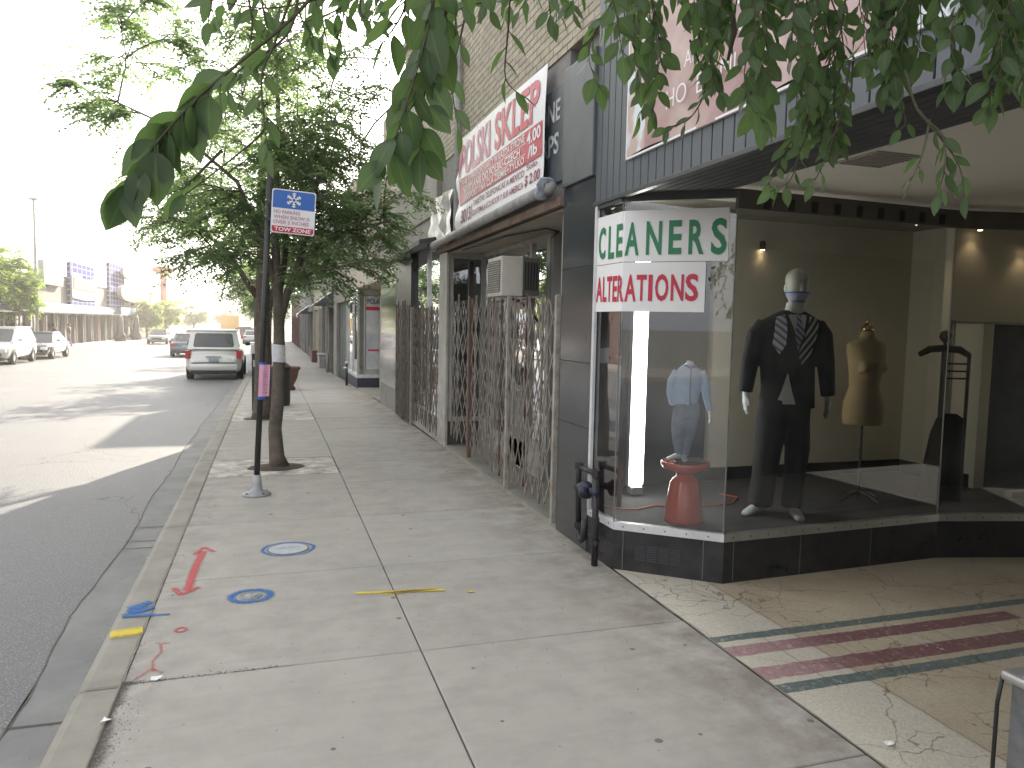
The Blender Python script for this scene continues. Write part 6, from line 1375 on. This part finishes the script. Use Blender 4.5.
def tile_tower(y0, y1, z0, z1, lb, extra):
    t = thing('sign_tower', lb, 'sign', (-15.8, y0, z0)); m = MB(); m.box(-15.97, -15.62, y0, y1, z0, z1, .03); m.build('tiled_panel', MT['bluetile'], t)
    m = MB(); m.box(-15.7, -15.6, y0 - .12, y0, z0, z1); m.box(-15.7, -15.6, y1, y1 + .12, z0, z1); m.box(-15.7, -15.6, y0, y1, z1, z1 + .12); m.build('frame', MT['far_white'], t)
    extra(t)
def exA(t):
    m = MB(); N = 12; vs = []
    for i in range(N + 1):
        y = 69.9 + 9.2 * i / N; vs += [(-15.5, y, 3.2 - .15 * math.sin(PI * i / N)), (-15.5, y, 5.0 + .28 * math.sin(PI * i / N * 2.5))]
    m.add(vs, [(2 * i, 2 * i + 2, 2 * i + 3, 2 * i + 1) for i in range(N)]); m.build('middle_board', MT['far_white'], t)
    m = MB(); m.add([(-15.46, 70.4, 3.95), (-15.46, 78.7, 3.85), (-15.46, 78.7, 4.75), (-15.46, 76, 4.95), (-15.46, 73, 4.85), (-15.46, 71, 5.0), (-15.46, 70.4, 4.9)], [tuple(range(7))]); m.build('dark_field', M('dull_dark', (.045, .055, .05)), t)
def oval(m, x0, x1, yc, zc, ry, rz_, n=28, e=.7):
    ps = [(yc + ry * math.copysign(abs(math.cos(2 * PI * k / n)) ** e, math.cos(2 * PI * k / n)), zc + rz_ * math.copysign(abs(math.sin(2 * PI * k / n)) ** e, math.sin(2 * PI * k / n))) for k in range(n)]
    m.add([(x0, y, z) for y, z in ps] + [(x1, y, z) for y, z in ps], [tuple(range(n)), tuple(reversed(range(n, 2 * n)))] + [(i, (i + 1) % n, n + (i + 1) % n, n + i) for i in range(n)])
def exB(t):
    m = MB(); oval(m, -15.1, -14.8, 95, 6.5, 6.5, .75); m.build('top_board', MT['far_white'], t)
    m = MB(); oval(m, -15.1, -14.7, 96, 4.25, 9.5, .95); q = m.build('oval_board', M('pale_board', (.24, .235, .215), (.19, .185, .17), .9, spec=.1), t)
    m = MB(); m.box(-14.7, -14.66, 88.5, 102, 3.85, 4.0); m.build('stroke', MT['pipegrey'], q)
    m = MB(); m.box(-15.2, -14.95, 88, 97, 1.8, 2.7, .05); m.build('lower_board', MT['greyblue'], t)
tile_tower(70.3, 78.6, 2.0, 6.1, 'blue tiled sign tower with a dark arched board across its middle', exA)
tile_tower(86.0, 93.8, 1.8, 7.2, 'blue tiled sign tower with white oval boards jutting out to the right', exB)
t = thing('street_lamp', 'thin tall street lamp rising above the bright green tree', 'street lamp', (-14.3, 55.5, -.6))
m = MB(); m.tube([(-14.35, 55.5, -.7), (-14.35, 55.5, 9.0)], [.11, .06], 8); m.build('pole', MT['pipegrey'], t); m = MB(); m.box(-14.6, -14.1, 55.3, 55.7, 9.0, 9.15, .04); m.build('head', MT['pipegrey'], t)
t = thing('mushroom_sign', 'tall red mushroom shaped sign column rising above the far trees', 'sign', (-13.6, 110, -.7))
m = MB(); m.loft([(-13.6, 110, -.7, .45, .45), (-13.6, 110, 6, .38, .38), (-13.6, 110, 7.6, .5, .5)], 16); m.build('column', M('pale_red', (.45, .17, .13), (.40, .14, .11), .6), t, True)
m = MB(); m.loft([(-13.6, 110, 7.5, .6, .6), (-13.6, 110, 7.8, 1.3, 1.3), (-13.6, 110, 8.0, 1.45, 1.45), (-13.6, 110, 8.3, 1.2, 1.2), (-13.6, 110, 8.5, .4, .4)], 24); m.build('cap', M('sign_cap_red', (.50, .14, .09), (.45, .11, .07), .6), t, True)
for (y0, y1, h, mt, lb) in ((101, 116, 3.6, 'redbrick', 'low red brick corner building beyond the tiled sign towers'), (117, 134, 5.0, 'cream', 'cream building with tall windows above the small red shop signs'), (135, 160, 4.0, 'stucco', 'pale building far along the left side'), (161, 215, 5.0, 'stone', 'grey building at the far end of the left side'), (22, 49.5, 4.5, 'redbrick', 'red brick building across the street left of the view'), (-6, 21.5, 4.2, 'stone', 'stone fronted building across the street beside the viewer')):
    t = thing('building', lb, 'building', (-18, y0, -.8)); m = MB(); m.box(-30, -16, y0, y1, -1.2, h); m.build('wall', MT[mt], t); m = MB(); m.box(-30.1, -15.85, y0 - .1, y1 + .1, h, h + .2); m.build('coping', MT['stone'], t)
    n = int((y1 - y0) / 3)
    for k in range(n):
        a = y0 + (k + .2) * (y1 - y0) / n; m = MB(); m.box(-16.02, -15.97, a, a + 1.9, .1, 2.0); w_ = m.build('window', MT['carglass'], t)
        m = MB(); m.box(-16.0, -15.9, a - .1, a + 2.0, -.02, .1); m.build('sill', MT['offwhite'], w_)
        if h > 4.5: m = MB(); m.box(-16.02, -15.97, a, a + 1.3, 2.9, 4.3); m.build('window', MT['carglass'], t)
for y, lb in ((121, 'small red shop sign left of its neighbour under the cream building'), (128, 'small red shop sign right of its neighbour under the cream building')):
    m = MB(); m.box(-15.0, -14.2, y - 2.6, y + 2.6, 2.2, 3.2, .05); tag(m.build('shop_sign', M('washed_red', (.5, .10, .08))), lb, 'sign')
for (x, y, lb) in ((-14.2, 82.5, 'dark round topped kerb bollard beneath the tiled sign towers'), (-13.9, 90, 'dark round topped kerb bollard nearer the small pale trees')):
    m = MB(); b = zg(y); m.loft([(x, y, b, .5, .5), (x, y, b + .5, .55, .55), (x, y, b + .9, .35, .35), (x, y, b + 1.5, .3, .3), (x, y, b + 2.4, .25, .25), (x, y, b + 2.6, .1, .1)], 14); tag(m.build('bollard', MT['plastic'], smooth=True), lb, 'bollard')

# people on the far pavement
def person(lb, x, y, rz, shirt, trous, lean, bag=False):
    b = zg(y); t = thing('person', lb, 'person', (x, y, b), rz); m = MB()
    m.loft([(0, 0, 1.44, .055, .055), (0, -.01, 1.52, .055, .06), (0, -.02, 1.58, .075, .09), (0, -.01, 1.65, .078, .098), (0, 0, 1.72, .06, .08), (0, 0, 1.76, .02, .03)], 12); m.loft([(0, -.11, 1.60, .012, .015), (0, -.115, 1.63, .008, .012)], 6)
    m.loft([(0, 0, .9, .15, .1), (0, 0, 1.1, .13, .09), (0, 0, 1.35, .18, .1), (0, 0, 1.46, .07, .06)], 12)
    for s_ in (-1, 1):
        m.tube([(s_ * .19, 0, 1.38), (s_ * .24, .02, 1.12), (s_ * .25, -.06 * s_ * lean - .03, .88)], [.05, .042, .03], 8); hand(m, (s_ * .25, -.06 * s_ * lean - .03, .87), -s_, 0)
        m.tube([(s_ * .09, 0, .92), (s_ * .10, -.10 * s_ * lean, .5), (s_ * .10, -.18 * s_ * lean + .03, .08)], [.085, .06, .04], 8); foot(m, (s_ * .10, -.18 * s_ * lean + .03, 0), R(4 * s_))
    remesh(m.build('body', flat('skin_tone', (.32, .20, .14), .6), t, local=True), .016, 2)
    m = MB(); m.loft([(0, 0, .88, .18, .125), (0, 0, 1.1, .165, .115), (0, 0, 1.32, .205, .12), (0, 0, 1.43, .14, .09), (0, 0, 1.47, .07, .065)], 14)
    for s_ in (-1, 1): m.tube([(s_ * .18, 0, 1.39), (s_ * .235, .01, 1.2), (s_ * .245, .02, 1.08)], [.06, .062, .055], 8)
    remesh(m.build('shirt', MT[shirt], t, local=True), .02, 2)
    m = MB()
    for s_ in (-1, 1): m.tube([(s_ * .08, 0, .95), (s_ * .10, -.10 * s_ * lean, .5), (s_ * .10, -.18 * s_ * lean + .03, .10)], [.11, .085, .065], 10)
    m.loft([(0, 0, .8, .16, .11), (0, 0, .95, .175, .115)], 12); remesh(m.build('trousers', MT[trous], t, local=True), .02, 2)
    m = MB(); m.loft([(0, .01, 1.62, .083, .098), (0, .012, 1.69, .085, .10), (0, .012, 1.75, .062, .075), (0, .01, 1.78, .02, .03)], 12); m.build('hair', MT['plastic'], t, True, local=True)
person('person in dark clothes walking on the far pavement, left of the pair', -15.3, 63.5, R(60), 'suit', 'trouser', 1)
person('person in a brown top walking on the far pavement, right of the pair', -14.6, 64.6, R(-100), 'darkwood', 'jeans', -1)

# ================================================================== HAZE AND LIGHT
hm, ht = nt('street_haze'); g = G(ht); vsn = g.n('ShaderNodeVolumeScatter'); vsn.inputs['Color'].default_value = (1, .97, .92, 1); vsn.inputs['Density'].default_value = .0013; vsn.inputs['Anisotropy'].default_value = .55
oo = g.n('ShaderNodeOutputMaterial'); g.l(vsn.outputs[0], oo.inputs['Volume'])
m = MB(); m.box(-60, 60, -20, 330, -1.35, 20); tag(m.build('haze', hm), kind='structure')
AZ, EL = R(20), R(24)
w = bpy.data.worlds.new('World'); bpy.context.scene.world = w; w.use_nodes = True; g = G(w.node_tree)
for n_ in list(w.node_tree.nodes): w.node_tree.nodes.remove(n_)
sky = g.n('ShaderNodeTexSky', sky_type='NISHITA'); sky.sun_disc = False; sky.sun_elevation = EL; sky.sun_rotation = AZ; sky.dust_density = 5; sky.air_density = 1.2; sky.ozone_density = 1; sky.altitude = 200
hs = g.n('ShaderNodeHueSaturation'); hs.inputs['Saturation'].default_value = .30; g.l(sky.outputs[0], hs.inputs['Color'])
bg = g.n('ShaderNodeBackground'); g.l(hs.outputs[0], bg.inputs[0]); bg.inputs[1].default_value = .15
# thin bright overcast haze over the blue
bz = g.n('ShaderNodeBackground'); bz.inputs[0].default_value = (.985, .985, 1, 1); bz.inputs[1].default_value = 1.3
ad = g.n('ShaderNodeAddShader'); g.l(bg.outputs[0], ad.inputs[0]); g.l(bz.outputs[0], ad.inputs[1])
ow = g.n('ShaderNodeOutputWorld'); g.l(ad.outputs[0], ow.inputs[0])
sd_ = bpy.data.lights.new('sun', 'SUN'); sd_.energy = 18.0; sd_.angle = R(.55); sd_.color = (1, .88, .72); so = bpy.data.objects.new('sun', sd_); col.objects.link(so)
dirv = Vector((math.sin(AZ) * math.cos(EL), math.cos(AZ) * math.cos(EL), math.sin(EL))); so.rotation_euler = (-dirv).to_track_quat('-Z', 'Y').to_euler()
sc = bpy.context.scene; sc.view_settings.view_transform = 'Standard'; sc.view_settings.look = 'None'; sc.view_settings.exposure = 0
sc.cycles.max_bounces = 8; sc.cycles.transparent_max_bounces = 16; sc.cycles.use_denoising = True; sc.cycles.sample_clamp_indirect = 6; sc.cycles.caustics_reflective = False; sc.cycles.caustics_refractive = False
